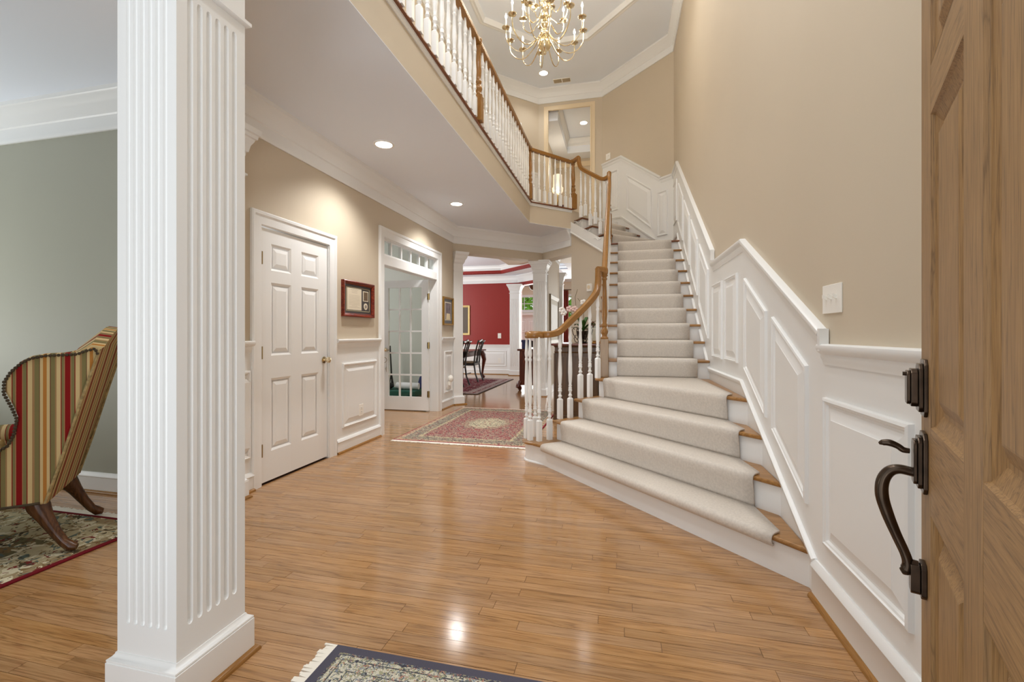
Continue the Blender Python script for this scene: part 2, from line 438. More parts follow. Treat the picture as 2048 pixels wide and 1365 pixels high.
def inset(poly, d):
    n = len(poly); A = sum(poly[i - 1][0] * poly[i][1] - poly[i][0] * poly[i - 1][1] for i in range(n))
    sg = 1 if A > 0 else -1; out = []
    for i in range(n):
        p0, p1, p2 = poly[i - 1], poly[i], poly[(i + 1) % n]
        def ln(a, b):
            dx, dy = b[0] - a[0], b[1] - a[1]; L_ = math.hypot(dx, dy); nx, ny = -dy / L_ * sg, dx / L_ * sg
            return nx, ny, nx * (a[0] + nx * d) + ny * (a[1] + ny * d)
        a1, b1, c1 = ln(p0, p1); a2, b2, c2 = ln(p1, p2); det = a1 * b2 - a2 * b1
        if abs(det) < 1e-6: out.append((p1[0] + a1 * d, p1[1] + b1 * d))
        else: out.append(((c1 * b2 - c2 * b1) / det, (a1 * c2 - a2 * c1) / det))
    return out
class Frame:
    """a vertical wall plane: s runs along d, o stands off along n"""
    def __init__(s, o, d, n): s.o = o; s.d = d; s.n = n
    def p(s, a, z, o=0.0): return (s.o[0] + s.d[0] * a + s.n[0] * o, s.o[1] + s.d[1] * a + s.n[1] * o, z)
RAISED = [(0, 0.0), (0.003, 0.016), (0.014, 0.019), (0.018, 0.013), (0.026, 0.011), (0.032, 0.002), (0.042, 0.002), (0.085, 0.016), (0.087, 0.0175)]
def relief(fr, poly, rings, base=0.0):
    mb = MB(); n = len(poly); prev = None
    for k, (d, o) in enumerate(rings):
        q = inset(poly, d) if d else poly
        mb.v += [fr.p(a, z, base + o) for a, z in q]
        if k:
            for i in range(n):
                j = (i + 1) % n; mb.f.append(((k - 1) * n + i, (k - 1) * n + j, k * n + j, k * n + i))
    mb.f.append(tuple((len(rings) - 1) * n + i for i in range(n)))
    return mb
def fbox(mb, fr, a0, a1, z0, z1, o0, o1):
    return mb.slab([fr.p(a0, z0, o0), fr.p(a1, z0, o0), fr.p(a1, z1, o0), fr.p(a0, z1, o0)], (fr.n[0] * (o1 - o0), fr.n[1] * (o1 - o0), 0))

# ================================================================== THE SETTING
LW, RW = -2.743, 0.876
C1, FL2, C2 = 3.01, 3.357, 6.215
RISE = FL2 / 18
D = math.sqrt(0.5)
FR_R = Frame((RW, 0), (0, 1), (-1, 0))
FR_L = Frame((LW, 0), (0, 1), (1, 0))
FR_D = Frame((RW, 8.0), (-D, D), (-D, -D))          # angled wall at the stair turn
FR_B1 = Frame((LW, 7.2), (D, D), (D, -D))            # header to the dining room
FR_B2 = Frame((-1.436, 8.507), (D, -D), (-D, -D))    # header beside the stair
FR_S = Frame((-0.82, 7.865), (D, -D), (-D, -D))      # wall under the winders
FR_F = Frame((0, 2.61), (1, 0), (0, -1))             # living room far wall
def project(x, y, z):
    dep = -x * math.sin(THETA) + y * math.cos(THETA); lat = x * math.cos(THETA) + y * math.sin(THETA)
    if dep < 0.2: return None
    return 1024 + FPX * lat / dep, 668 - FPX * (z - 1.2) / dep, dep

# ---- floor and its boards
floor = MB().box(-7.0, 3.0, 0.1, 16.3, -0.06, -0.0035).build('floor', plain('dark_floor_joint', lin(84, 52, 28), 0.8))
struct(floor, 'strip oak floor running across the hall', 'floor')
PW = 0.0585
planks = []
y = 0.85
while y < 9.3:
    xl = -5.4 if y < 2.6 else (-2.745 if y < 3.9 else (-4.2 if y < 7.2 else -5.0))
    xr = RW if y < 7.2 else 0.9
    x = xl - random.uniform(0, 0.9)
    while x < xr:
        ln_ = random.choice((0.45, 0.6, 0.75, 0.95, 1.2, 1.5)) * random.uniform(0.85, 1.15)
        a, b_ = max(x, xl), min(x + ln_, xr)
        if b_ - a > 0.05: planks.append((a, b_, y))
        x += ln_
    y += PW
def pl_seen(p):
    best = 0
    for fx in (0.05, 0.5, 0.95):
        q = project(p[0] + (p[1] - p[0]) * fx, p[2], 0)
        if q and -20 < q[0] < 2068 and q[1] < 1385:
            X_ = p[0] + (p[1] - p[0]) * fx
            if X_ + p[2] > 3.55 and X_ > -0.7: continue
            best = max(best, (p[1] - p[0]) / q[2] ** 2)
    return best
planks.sort(key=lambda p: -pl_seen(p))
def plank_box(mb, p, rel=False):
    g = 0.0008; a, b_, y_ = p
    x0, x1 = a + g, b_ - g
    mb.box(x0, x1, y_ + g, y_ + PW - g, -0.004, random.uniform(-0.0004, 0.0003))
for p in planks[:290]:
    mb = MB(); plank_box(mb, p); mb.build('floor_plank', OAKF, floor, fixn=False)
rest = MB()
for p in planks[290:]: plank_box(rest, p)
yy = 9.3
while yy < 16.2:
    xx = -7.0
    while xx < 2.9:
        l_ = random.uniform(0.8, 1.6); rest.box(xx, min(xx + l_, 2.95), yy, yy + PW - 0.001, -0.004, 0.0); xx += l_ + 0.001
    yy += PW
ro = rest.build('floor_planks', OAKF, floor, fixn=False); ro['kind'] = 'stuff'

# ---- profiles
CROWN = [(0, 0), (0, .014), (.018, .02), (.034, .015), (.11, .017), (.118, .027), (.135, .03), (.15, .04), (.175, .046), (.205, .064), (.232, .086), (.245, .09), (.252, .1), (.28, .104), (.28, 0)]
RAIL = [(-.09, 0), (-.09, .012), (-.075, .014), (-.06, .022), (-.045, .02), (-.035, .034), (-.02, .042), (-.006, .04), (0, .03), (0, 0)]
BASE = [(0, 0), (0, .018), (.115, .018), (.122, .024), (.135, .02), (.15, .008), (.15, 0)]
SHOE = [(0, 0), (0, .036), (.008, .035), (.016, .03), (.02, .02), (.02, 0)]
def swapp(prof): return prof
def crown(name, path, zb, parent=None, side=1, mat=WHITE, sc=1.0):
    o = MB().sweep([(x, y_, zb) for x, y_ in path], (0, 0, 1), [(a * sc, b_ * sc) for a, b_ in CROWN], side).build(name, mat, parent, smooth=True)
    if parent is None: struct(o)
    return o
def base_run(parent, path, side, zt=1.0):
    MB().sweep([(x, y_, 0.0) for x, y_ in path], (0, 0, 1), [(a * zt, b_) for a, b_ in BASE], side).build('baseboard', WHITE, parent, smooth=True)
    MB().sweep([(x, y_, 0.0) for x, y_ in path], (0, 0, 1), SHOE, side).build('shoe_moulding', OAKS, parent, smooth=True)
def chair_rail(parent, fr, pts, mat=WHITE):
    """pts: (s, z of the top edge)"""
    n = Vector((fr.n[0], fr.n[1], 0))
    path = [fr.p(a, z) for a, z in pts]
    t = (Vector(path[1]) - Vector(path[0])).normalized()
    up = n.cross(t); sd = 1 if up.z > 0 or (abs(up.z) < 1e-6) else -1
    return MB().sweep(path, tuple(n), [(b_, a) for a, b_ in RAIL], sd).build('chair_rail', mat, parent, smooth=True)
def panel(parent, fr, poly, base=0.006, name='wainscot_panel'):
    return relief(fr, poly, RAISED, base).build(name, WHITE, parent)
def board(parent, fr, poly, th=0.006, name='wainscot_board', mat=WHITE, o0=0.0):
    return MB().slab([fr.p(a, z, o0) for a, z in poly], (fr.n[0] * th, fr.n[1] * th, 0)).build(name, mat, parent)

# ---- right wall with stair wainscot
wr = struct(MB().box(RW, RW + 0.12, 0.3, 8.05, 0, 6.35).build('wall_right', WALL), 'tall beige wall above white stair wainscot', 'wall')
NS = lambda Y: 0.9325 + (Y - 4.83) * 0.712
board(wr, FR_R, [(0.3, 0), (8.0, 0), (8.0, 3.86), (7.43, 3.86), (4.65, 1.95), (4.65, 1.86), (3.56, 1.86), (2.235, 1.195), (2.235, 1.12), (0.3, 1.12)])
chair_rail(wr, FR_R, [(0.3, 1.156), (2.243, 1.156)])
chair_rail(wr, FR_R, [(2.222, 1.215), (3.56, 1.886), (4.665, 1.886)])
chair_rail(wr, FR_R, [(4.63, 1.992), (7.43, 3.888), (8.0, 3.888)])
mb = MB(); fbox(mb, FR_R, 2.205, 2.228, 1.125, 1.222, 0.004, 0.04); mb.build('rail_end_block', WHITE, wr)
mb = MB(); fbox(mb, FR_R, 4.625, 4.64, 1.9, 2.0, 0.004, 0.04); mb.build('rail_end_block', WHITE, wr)
for poly in ([(0.72, .285), (1.5, .285), (1.5, .925), (0.72, .925)],
             [(1.62, .285), (2.228, .285), (2.228, .925), (1.62, .925)],
             [(2.414, .389), (2.912, .642), (2.912, 1.302), (2.414, 1.048)],
             [(3.03, .688), (3.521, .951), (3.521, 1.599), (3.03, 1.339)],
             [(3.73, .977), (4.143, .977), (4.143, 1.665), (3.73, 1.665)],
             [(4.257, .977), (4.666, .977), (4.666, 1.667), (4.257, 1.667)],
             [(4.89, 1.15), (5.41, 1.53), (5.41, 2.21), (4.89, 1.85)],
             [(5.545, 1.64), (6.03, 1.99), (6.03, 2.64), (5.545, 2.29)],
             [(6.16, 2.08), (6.65, 2.43), (6.65, 3.06), (6.16, 2.72)],
             [(6.78, 2.52), (7.27, 2.87), (7.27, 3.49), (6.78, 3.15)],
             [(7.5, 2.98), (7.9, 2.98), (7.9, 3.64), (7.5, 3.64)]):
    panel(wr, FR_R, poly)
# base, stair skirt
base_run(wr, [(RW - 0.006, 0.3), (RW - 0.006, 2.33)], 1, 1.16)
SK = [(-.02, 0), (-.02, .012), (-.005, .02), (.012, .022), (.02, .012), (.02, 0)]
MB().sweep([FR_R.p(a, z, 0.006) for a, z in ((2.33, .16), (3.6, .845), (4.84, .845), (7.25, NS(7.25) - .055), (7.4, 2.74), (8.0, 2.74))], (-1, 0, 0), [(b_, a) for a, b_ in SK], -1).build('skirt_trim', WHITE, wr, smooth=True)
# triple switch by the door
def plate(name, fr, a, z, w, h, label, toggles=0, slots=0, mat=CREAMF, o=0.0):
    t = thing(name, label, 'switch' if toggles else 'outlet', fr.p(a, z - h / 2, o))
    mb = MB(); fbox(mb, fr, a - w / 2, a + w / 2, z - h / 2, z + h / 2, o, o + 0.007); mb.build('cover_plate', mat, t, bevel=0.002)
    for k in range(toggles):
        c = a + (k - (toggles - 1) / 2) * 0.046
        m2 = MB(); m2.slab([fr.p(c - .005, z - .004, o + .006), fr.p(c + .005, z - .004, o + .006), fr.p(c + .005, z + .012, o + .006), fr.p(c - .005, z + .012, o + .006)], (fr.n[0] * .016, fr.n[1] * .016, 0.008))
        m2.build('toggle', mat, t)
    for k in range(slots):
        zz = z + (k - (slots - 1) / 2) * 0.04
        m2 = MB(); fbox(m2, fr, a - .016, a + .016, zz - .014, zz + .014, o + .006, o + .0095); so = m2.build('socket', mat, t, bevel=0.002)
        for q in (-.006, .006):
            m3 = MB(); fbox(m3, fr, a + q - .001, a + q + .001, zz - .005, zz + .006, o + .009, o + .0102); m3.build('slot', DARKV, so)
    return t
plate('light_switch', FR_R, 2.175, 1.348, .172, .122, 'white triple toggle light switch above the chair rail beside the open front door', toggles=3)

# ---- angled wall at the stair turn
wd_ = MB(); fbox(wd_, FR_D, -0.05, 1.72, 2.5, 6.35, -0.12, 0)
wdd = struct(wd_.build('wall_stair_turn', WALL), 'angled beige wall behind the stair winders', 'wall')
sD = lambda X: (RW - X) / D
board(wdd, FR_D, [(0, 2.55), (1.715, 2.55), (1.715, 4.56), (sD(.035), 4.56), (sD(.665), 3.89), (0, 3.87)])
chair_rail(wdd, FR_D, [(0.02, 3.89), (sD(.69), 3.89)])
chair_rail(wdd, FR_D, [(sD(.70), 3.905), (sD(.035), 4.585), (1.715, 4.585)])
for poly in ([(sD(.792), 2.885), (sD(.634), 2.885), (sD(.634), 3.655), (sD(.792), 3.655)],
             [(sD(.548), 3.05), (sD(.119), 3.527), (sD(.119), 4.2), (sD(.548), 3.755)],
             [(sD(-.03), 3.58), (sD(-.21), 3.58), (sD(-.21), 4.36), (sD(-.03), 4.36)]):
    panel(wdd, FR_D, poly)
MB().sweep([FR_D.p(a, z, .006) for a, z in ((0, 2.74), (sD(.60), 2.84), (sD(.03), 3.42), (1.715, 3.46))], (-D, -D, 0), [(b_, a) for a, b_ in SK], -1).build('skirt_trim', WHITE, wdd, smooth=True)
plate('light_switch', FR_D, sD(-.225), 4.69, .12, .12, 'cream double switch plate on the angled wall at the top of the stairs', toggles=2)

# ---- far upper wall with its cased opening
mb = MB(); mb.box(-1.72, -1.522, 9.215, 9.33, 3.0, 6.35); mb.box(-.488, -.30, 9.215, 9.33, 3.0, 6.35); mb.box(-1.522, -.488, 9.215, 9.33, 5.865, 6.35)
wu = struct(mb.build('wall_upper_far', WALL), 'beige upstairs wall with a tall cased opening', 'wall')
CASE = [(0, 0), (.012, 0), (.015, .012), (.016, .06), (.026, .068), (.028, .085), (.02, .093), (0, .093)]
MB().sweep([(-1.522, 9.213, FL2), (-1.522, 9.213, 5.865), (-.488, 9.213, 5.865), (-.488, 9.213, FL2)], (0, -1, 0), CASE, -1).build('opening_casing', CASING, wu, smooth=True)
# room beyond the opening
mb = MB(); mb.box(-1.75, -1.6, 9.33, 11.6, FL2, 6.2); mb.box(-.36, -.25, 9.33, 11.6, FL2, 6.2); mb.box(-1.75, -.25, 11.5, 11.6, FL2, 6.2)
wh = struct(mb.build('wall_upper_hall', WALL), 'beige walls of the short hall beyond the upstairs opening', 'wall')
mb = MB(); mb.box(-1.75, -.25, 9.33, 11.6, 5.97, 6.05); mb.box(-1.6, -1.25, 9.33, 11.5, 5.62, 5.97); mb.box(-1.25, -.36, 11.1, 11.5, 5.62, 5.97)
ch = struct(mb.build('ceiling_upper_hall', CEIL), 'tray ceiling of the hall beyond the upstairs opening', 'ceiling')
crown('crown_moulding', [(-1.25, 9.34), (-1.25, 11.1), (-.36, 11.1)], 5.79, ch, -1, WHITE, 0.62)
MB().box(-1.6, -.36, 11.47, 11.5, 5.42, 5.54).build('picture_rail', CASING, wh)

# ---- upstairs left walls
mb = MB(); FR_UL = Frame((-1.64, 9.215), (-D, -D), (D, -D)); fbox(mb, FR_UL, 0, 1.62, 3.0, 6.35, -0.12, 0)
wul = struct(mb.build('wall_upper_corner', WALL), 'angled beige upstairs wall with a door casing', 'wall')
MB().sweep([FR_UL.p(.42, FL2), FR_UL.p(.42, 5.45), FR_UL.p(1.24, 5.45), FR_UL.p(1.24, FL2)], (D, -D, 0), CASE, 1).build('door_casing', WHITE, wul, smooth=True)
mb = MB(); fbox(mb, FR_UL, .43, 1.23, FL2, 5.44, .001, .012); dl = mb.build('upper_door_leaf', WHITE, wul)
for (a0, a1, z0, z1) in ((.53, .78, 4.2, 5.2), (.88, 1.13, 4.2, 5.2), (.53, .78, 3.55, 4.05), (.88, 1.13, 3.55, 4.05)):
    panel(dl, FR_UL, [(a0, z0), (a1, z0), (a1, z1), (a0, z1)], .012, 'door_panel')
wlu = struct(MB().box(LW - .12, LW, 0.1, 8.15, 3.03, 6.35).build('wall_left_upper', WALL), 'beige upstairs wall along the balcony', 'wall')
chair_rail(wul, FR_UL, [(0, FL2 + 1.15), (.33, FL2 + 1.15)])
board(wul, FR_UL, [(0, FL2), (.33, FL2), (.33, FL2 + 1.12), (0, FL2 + 1.12)])

# ---- high ceiling with an octagonal tray
inn = [(.27, 3.4), (.27, 6.94), (-.54, 7.75), (-1.33, 7.75), (-2.13, 6.95), (-2.13, 3.4), (-1.33, 2.6), (-.54, 2.6)]
outr = [(1.0, 3.4), (1.0, 8.2), (-.3, 9.4), (-1.7, 9.4), (-2.9, 8.2), (-2.9, 3.4), (-2.9, .1), (1.0, .1)]
mb = MB(); n8 = 8; TZ = C2 + 0.06
mb.v += [(x, y_, C2) for x, y_ in outr] + [(x, y_, C2) for x, y_ in inn] + [(x, y_, TZ) for x, y_ in inn] + [(x, y_, TZ + .1) for x, y_ in outr]
for i in range(8):
    j = (i + 1) % 8
    mb.f += [(i, 8 + i, 8 + j, j), (8 + i, 16 + i, 16 + j, 8 + j), (i, j, 24 + j, 24 + i)]
mb.f += [tuple(16 + i for i in range(8)), tuple(24 + i for i in range(8))]
cu = struct(mb.build('ceiling_upper', CEIL), 'high ceiling with an octagonal tray over the hall', 'ceiling')
mb = MB(); mb.sweep([(x, y_, C2) for x, y_ in inn], (0, 0, 1), [(0, -.075), (-.01, -.07), (-.016, -.05), (-.01, -.03), (-.02, -.012), (-.018, .006), (.02, .014), (.06, .03), (.06, 0), (0, 0)], 1, closed=True)
mb.build('tray_moulding', WHITE, cu, smooth=True)
crown('trim_1', [(RW, .2), (RW, 8.0), (-.339, 9.215), (-1.64, 9.215), (LW, 8.11), (LW, .2)], C2 - .28, None, 1)
# vent
vt = thing('ceiling_vent', 'tan two-section air vent in the high ceiling', 'vent', (-1.08, 8.93, C2 - .012))
for k in (0, 1):
    cx = -1.2 + k * .17
    MB().box(cx - .078, cx + .078, 8.86, 8.99, C2 - .004, C2 - .001).build('vent_back', VENTM, vt)
    for q in range(7):
        MB().slab([(cx - .072, 8.868 + q * .0175, C2 - .004), (cx + .072, 8.868 + q * .0175, C2 - .004), (cx + .072, 8.876 + q * .0175, C2 - .012), (cx - .072, 8.876 + q * .0175, C2 - .012)], (0, .002, 0)).build('vent_slat', VENTM, vt)
    mb = MB(); mb.box(cx - .085, cx + .085, 8.852, 8.862, C2 - .012, C2); mb.box(cx - .085, cx + .085, 8.99, 9.0, C2 - .012, C2); mb.box(cx - .085, cx - .076, 8.862, 8.99, C2 - .012, C2); mb.box(cx + .076, cx + .085, 8.862, 8.99, C2 - .012, C2)
    mb.build('vent_frame', CREAMF, vt)

# ---- lower ceiling and the balcony edge
lc = struct(MB().prism([(-6.4, .1), (-1.43, .1), (-1.43, 7.24), (-.815, 7.855), (-.815, 8.75), (-6.4, 8.75)], C1, C1 + .004).build('ceiling', CEIL), 'flat lower ceiling under the balcony', 'ceiling')
fu = struct(MB().prism([(-2.86, .1), (-1.43, .1), (-1.43, 7.24), (-.815, 7.855), (-.06, 8.94), (-.3, 9.3), (-.3, 11.6), (-2.86, 11.6)], C1 + .004, FL2 - .022).build('floor_upper', WALL), 'upstairs floor with a beige balcony fascia', 'floor')
edge = [(-1.43, .1), (-1.43, 7.24), (-.815, 7.855)]
MB().sweep([(x, y_, FL2 - .022) for x, y_ in edge], (0, 0, 1), [(-.04, 0), (-.04, .008), (-.02, .01), (-.014, .018), (0, .02), (0, 0)], -1).build('fascia_trim', WHITE, fu, smooth=True)
MB().sweep([(x, y_, FL2 - .022) for x, y_ in edge], (0, 0, 1), [(0, -.1), (0, .034), (.006, .04), (.016, .04), (.022, .034), (.022, -.1)], -1).build('balcony_nosing', REDOAK, fu, smooth=True)
MB().prism([(-2.743, .1), (-1.53, .1), (-1.53, 7.28), (-.86, 7.96), (-.1, 8.94), (-.3, 9.3), (-.3, 11.5), (-2.743, 11.5)], FL2 - .02, FL2).build('upper_carpet', CARPET, fu)

# ---- left wall of the hall
mb = MB()
for a0, a1, z0, z1 in ((2.62, 2.985, 0, C1), (2.985, 3.855, 2.065, C1), (3.855, 4.885, 0, C1), (4.885, 6.545, 2.375, C1), (6.545, 7.2, 0, C1)):
    fbox(mb, FR_L, a0, a1, z0, z1, -.12, 0)
wl = struct(mb.build('wall_left', WALL), 'beige hall wall with two doorways and white wainscot', 'wall')
for a0, a1 in ((2.76, 2.905), (3.957, 4.783), (6.66, 7.2)):
    board(wl, FR_L, [(a0, 0), (a1, 0), (a1, 1.1), (a0, 1.1)])
    chair_rail(wl, FR_L, [(a0, 1.146), (a1, 1.146)])
    base_run(wl, [(LW + .006, a0), (LW + .006, a1)], -1, 0.95)
panel(wl, FR_L, [(4.056, .243), (4.711, .243), (4.711, .9), (4.056, .9)])
panel(wl, FR_L, [(6.79, .25), (7.13, .25), (7.13, .92), (6.79, .92)])
panel(wl, FR_L, [(2.78, .25), (2.88, .25), (2.88, .92), (2.78, .92)])
plate('wall_outlet', FR_L, 4.377, .378, .08, .125, 'white wall outlet in the large wainscot panel beside the closed door', slots=2, o=.019)
nl = thing('night_light', 'white round night light plugged into the wainscot near the gilt picture', 'night light', FR_L.p(6.93, .30, .019))
mb = MB(); fbox(mb, FR_L, 6.885, 6.965, .30, .42, .019, .026); mb.build('cover_plate', CREAMF, nl, bevel=.002)
mb = MB().sphere(FR_L.p(6.94, .47, .06), .045, 12, 8, 1.3); mb.build('lamp_globe', CREAMF, nl, smooth=True)
mb = MB(); fbox(mb, FR_L, 6.915, 6.955, .36, .44, .026, .065); mb.build('plug_body', CREAMF, nl, bevel=.003)

# headers over the openings at the end of the hall
mb = MB(); fbox(mb, FR_B1, 0, 1.86, 2.585, C1, -.24, 0); struct(mb.build('wall_dining_header', WALL), 'beige header over the dining room opening', 'wall')
mb = MB(); fbox(mb, FR_B2, 0, .885, 2.6, C1, -.24, 0); struct(mb.build('wall_hall_header', WALL), 'beige header over the opening beside the stairs', 'wall')
crown('trim_2', [(LW, 2.61), (LW, 7.2), (-1.436, 8.507), (-.822, 7.893)], C1 - .28, None, -1)
# wall under the winders
ws = struct(board(None, FR_S, [(0, 0), (.86, 0), (.86, 2.46), (0, 2.97)], -.1, 'wall_under_stairs', WALL), 'beige wall below the turning stairs', 'wall')
th_ = thing('thermostat', 'small cream thermostat box on the wall under the stairs', 'thermostat', FR_S.p(.482, 1.9, 0))
mb = MB(); fbox(mb, FR_S, .43, .54, 1.895, 2.02, 0, .03); mb.build('thermostat_body', CREAMF, th_, bevel=.006)
mb = MB(); c0 = FR_S.p(.485, 1.965, .03); mb.tube([c0, FR_S.p(.485, 1.965, .038)], .032, 16); mb.build('dial', CASING, th_, smooth=True)
c0 = MB().box(-.21, -.15, 4.95, 7.3, 0, .6)
struct(MB().slab([(-.21, 4.92, 0), (-.21, 7.3, 0), (-.21, 7.3, 2.3), (-.21, 4.92, .62)], (.06, 0, 0)).build('wall_stair_side', WALL), 'beige wall below the straight stair flight', 'wall')

# ---- living room at the left
wf = struct(MB().box(-6.4, LW, 2.61, 2.73, 0, C1).build('wall_living_room', WALLG), 'grey green living room wall behind the striped armchair', 'wall')
base_run(wf, [(-6.4, 2.61), (LW - .12, 2.61)], -1)
crown('trim_3', [(-6.4, 2.61), (LW, 2.61)], C1 - .28, None, -1)
lf_ = MB(); lf_.box(-6.4, -5.2, -.08, .04, 0, C1); lf_.box(-5.2, -3.4, -.08, .04, 0, .7); lf_.box(-5.2, -3.4, -.08, .04, 2.3, C1); lf_.box(-3.4, -1.9, -.08, .04, 0, C1)
struct(lf_.build('wall_living_front', WALLG), 'front wall of the living room with a window opening', 'wall')
struct(MB().box(-6.5, -6.4, -.08, 2.73, 0, C1).build('wall_living_side', WALLG), 'side wall of the living room', 'wall')
struct(MB().box(-6.3, -6.2, 2.73, 13.0, 0, 3.2).build('wall_far_left', WALL), 'outer wall of the study and dining room', 'wall')
# stub of the front wall that carries the open door
struct(MB().box(.30, RW + .12, .1, .24, 0, 6.3).build('wall_front', WALL), 'short front wall piece beside the open door', 'wall')

# ---- study behind the glazed door
struct(MB().box(-6.2, LW - .12, 7.75, 7.85, 0, C1).build('wall_study', STUDYW), 'pale wall of the study behind the glazed door', 'wall')

# ---- dining room, hall and family room behind
dw = MB().box(-6.8, -2.8, 12.9, 13.0, 0, 3.15)
wr_d = struct(dw.build('wall_dining', REDWALL), 'deep red dining room wall above white wainscot', 'wall')
FR_DW = Frame((0, 12.9), (1, 0), (0, -1))
board(wr_d, FR_DW, [(-6.5, 0), (-2.8, 0), (-2.8, .84), (-6.5, .84)])
chair_rail(wr_d, FR_DW, [(-6.5, .88), (-2.95, .88)])
base_run(wr_d, [(-6.5, 12.894), (-2.95, 12.894)], -1)
for k in range(2):
    a0 = -4.85 - k * 1.7
    panel(wr_d, FR_DW, [(a0, .24), (a0 + 1.6, .24), (a0 + 1.6, .7), (a0, .7)])
plate('wall_outlet', FR_DW, -3.458, .41, .09, .14, 'white outlet in the dining room wainscot under the red wall', slots=2, o=.018)
plate('light_switch', FR_DW, -3.458, 1.14, .1, .15, 'white rocker switch on the red dining room wall', toggles=1)
mb = MB(); mb.box(-6.8, -3.28, 12.4, 12.9, 2.9, 2.93); mb.prism([(-3.28, 12.4), (-3.28, 12.9), (-1.55, 12.9), (-1.55, 10.7)], 2.9, 2.93)
dc = struct(mb.build('ceiling_dining', CEIL), 'stepped dining room ceiling with a red band', 'ceiling')
mb = MB(); mb.slab([(-6.8, 12.4, 2.9), (-3.28, 12.4, 2.9), (-3.28, 12.4, 3.01), (-6.8, 12.4, 3.01)], (0, .02, 0)); mb.slab([(-3.28, 12.4, 2.9), (-1.55, 10.7, 2.9), (-1.55, 10.7, 3.01), (-3.28, 12.4, 3.01)], (.015, .015, 0))
mb.build('red_tray_band', REDWALL, dc)
crown('crown_moulding', [(-6.8, 12.4), (-3.28, 12.4), (-1.55, 10.7)], 3.0, dc, -1, WHITE, 0.5)
MB().box(-6.8, -1.37, 8.75, 13.0, 3.14, 3.18).build('tray_ceiling', CEIL, dc)
crown('trim_4', [(-6.8, 12.9), (-2.9, 12.9), (-1.75, 11.75)], 2.69, None, -1, WHITE, 0.75)
mb = MB(); mb.slab([(-2.9, 12.9, 2.6), (-1.75, 11.75, 2.6), (-1.75, 11.75, 2.92), (-2.9, 12.9, 2.92)], (.12, .12, 0)); struct(mb.build('wall_red_header', REDWALL), 'red header across the corner of the dining room', 'wall')
hw = struct(MB().box(-1.52, -1.37, 8.78, 10.45, 0, 3.14).build('wall_passage', WALL), 'beige passage wall that carries the tall picture', 'wall')
MB().box(-1.37, -1.352, 8.78, 10.45, 0, .14).build('baseboard', WHITE, hw)
crown('crown_moulding', [(-1.37, 8.78), (-1.37, 10.45)], 2.78, hw, -1, WHITE, .8)
struct(MB().box(-1.45, 3.0, 8.75, 16.4, 3.06, 3.1).build('ceiling_passage', CEIL), 'ceiling of the passage and family room', 'ceiling')
struct(MB().box(-6.8, -1.45, 13.0, 16.4, 3.06, 3.1).build('ceiling_family_room', CEIL), 'ceiling of the family room beyond the dining room', 'ceiling')
FAMW = plain('cream_family_room_wall', lin(222, 212, 190), 0.6)
FY = 16.2
wins = [(-3.75, -2.75, 1.98, 2.62), (-1.88, -1.2, .55, 2.62)]
mb = MB(); xs = [-6.8, -3.75, -2.75, -2.18, -1.55, 3.0]
mb.box(-6.8, -3.75, FY, FY + .15, 0, 3.1); mb.box(-3.75, -2.75, FY, FY + .15, 0, 1.98); mb.box(-3.75, -2.75, FY, FY + .15, 2.62, 3.1)
mb.box(-2.75, -1.88, FY, FY + .15, 0, 3.1); mb.box(-1.88, -1.2, FY, FY + .15, 0, .55); mb.box(-1.88, -1.2, FY, FY + .15, 2.62, 3.1); mb.box(-1.2, 3.0, FY, FY + .15, 0, 3.1)
struct(mb.build('wall_family_room', FAMW), 'cream far wall of the family room with windows', 'wall')
for k, (x0, x1, z0, z1) in enumerate(wins):
    mb = MB(); mb.sweep([(x0, FY - .005, z0), (x0, FY - .005, z1), (x1, FY - .005, z1), (x1, FY - .005, z0)], (0, -1, 0), CASE, -1, closed=True)
    w = struct(mb.build('window_%d' % (k + 1), WHITE, smooth=True), ('small high window over the white mantel' if k == 0 else 'tall window behind the red curtain'), 'window')
    nx, nz = (3, 2) if k == 0 else (2, 5)
    for i in range(nx):
        for j in range(nz):
            px0 = x0 + (x1 - x0) * i / nx; px1 = x0 + (x1 - x0) * (i + 1) / nx; pz0 = z0 + (z1 - z0) * j / nz; pz1 = z0 + (z1 - z0) * (j + 1) / nz
            MB().box(px0 + .012, px1 - .012, FY + .05, FY + .056, pz0 + .012, pz1 - .012).build('pane', GLASS, w)
    for i in range(nx + 1):
        x = x0 + (x1 - x0) * i / nx; MB().box(x - .012, x + .012, FY + .04, FY + .066, z0, z1).build('muntin', WHITE, w)
    for j in range(nz + 1):
        z = z0 + (z1 - z0) * j / nz; MB().box(x0, x1, FY + .042, FY + .064, z - .012, z + .012).build('muntin', WHITE, w)

# ---- doors of the hall
def panel_door(parent, fr, a0, a1, z0, z1, o, rows, cols, mat, math_=None, st=.115, recess=.010, name='panel', rings=None):
    """stiles and rails standing proud of a core; rows: [(z0,z1)], cols: [(a0,a1)]"""
    math_ = math_ or mat
    rings = rings or [(0, 0), (.012, -recess * .7), (.018, -recess), (.03, -recess), (.06, -.002), (.066, -.002)]
    mb = MB(); fbox(mb, fr, a0, a1, z0, z1, o - .04, o - recess); mb.build('core', mat, parent)
    As = [a0] + [v for c in cols for v in c] + [a1]
    for i in range(0, len(As), 2):
        mb = MB(); fbox(mb, fr, As[i], As[i + 1], z0, z1, o - recess - .001, o); mb.build('stile', mat, parent)
    Zs = [z0] + [v for r in rows for v in r] + [z1]
    for i in range(0, len(Zs), 2):
        for c in cols:
            mb = MB(); fbox(mb, fr, c[0], c[1], Zs[i], Zs[i + 1], o - recess - .001, o - .0002); mb.build('rail', math_, parent)
    for r in rows:
        for c in cols:
            relief(fr, [(c[0], r[0]), (c[1], r[0]), (c[1], r[1]), (c[0], r[1])], rings, o).build(name, mat, parent)
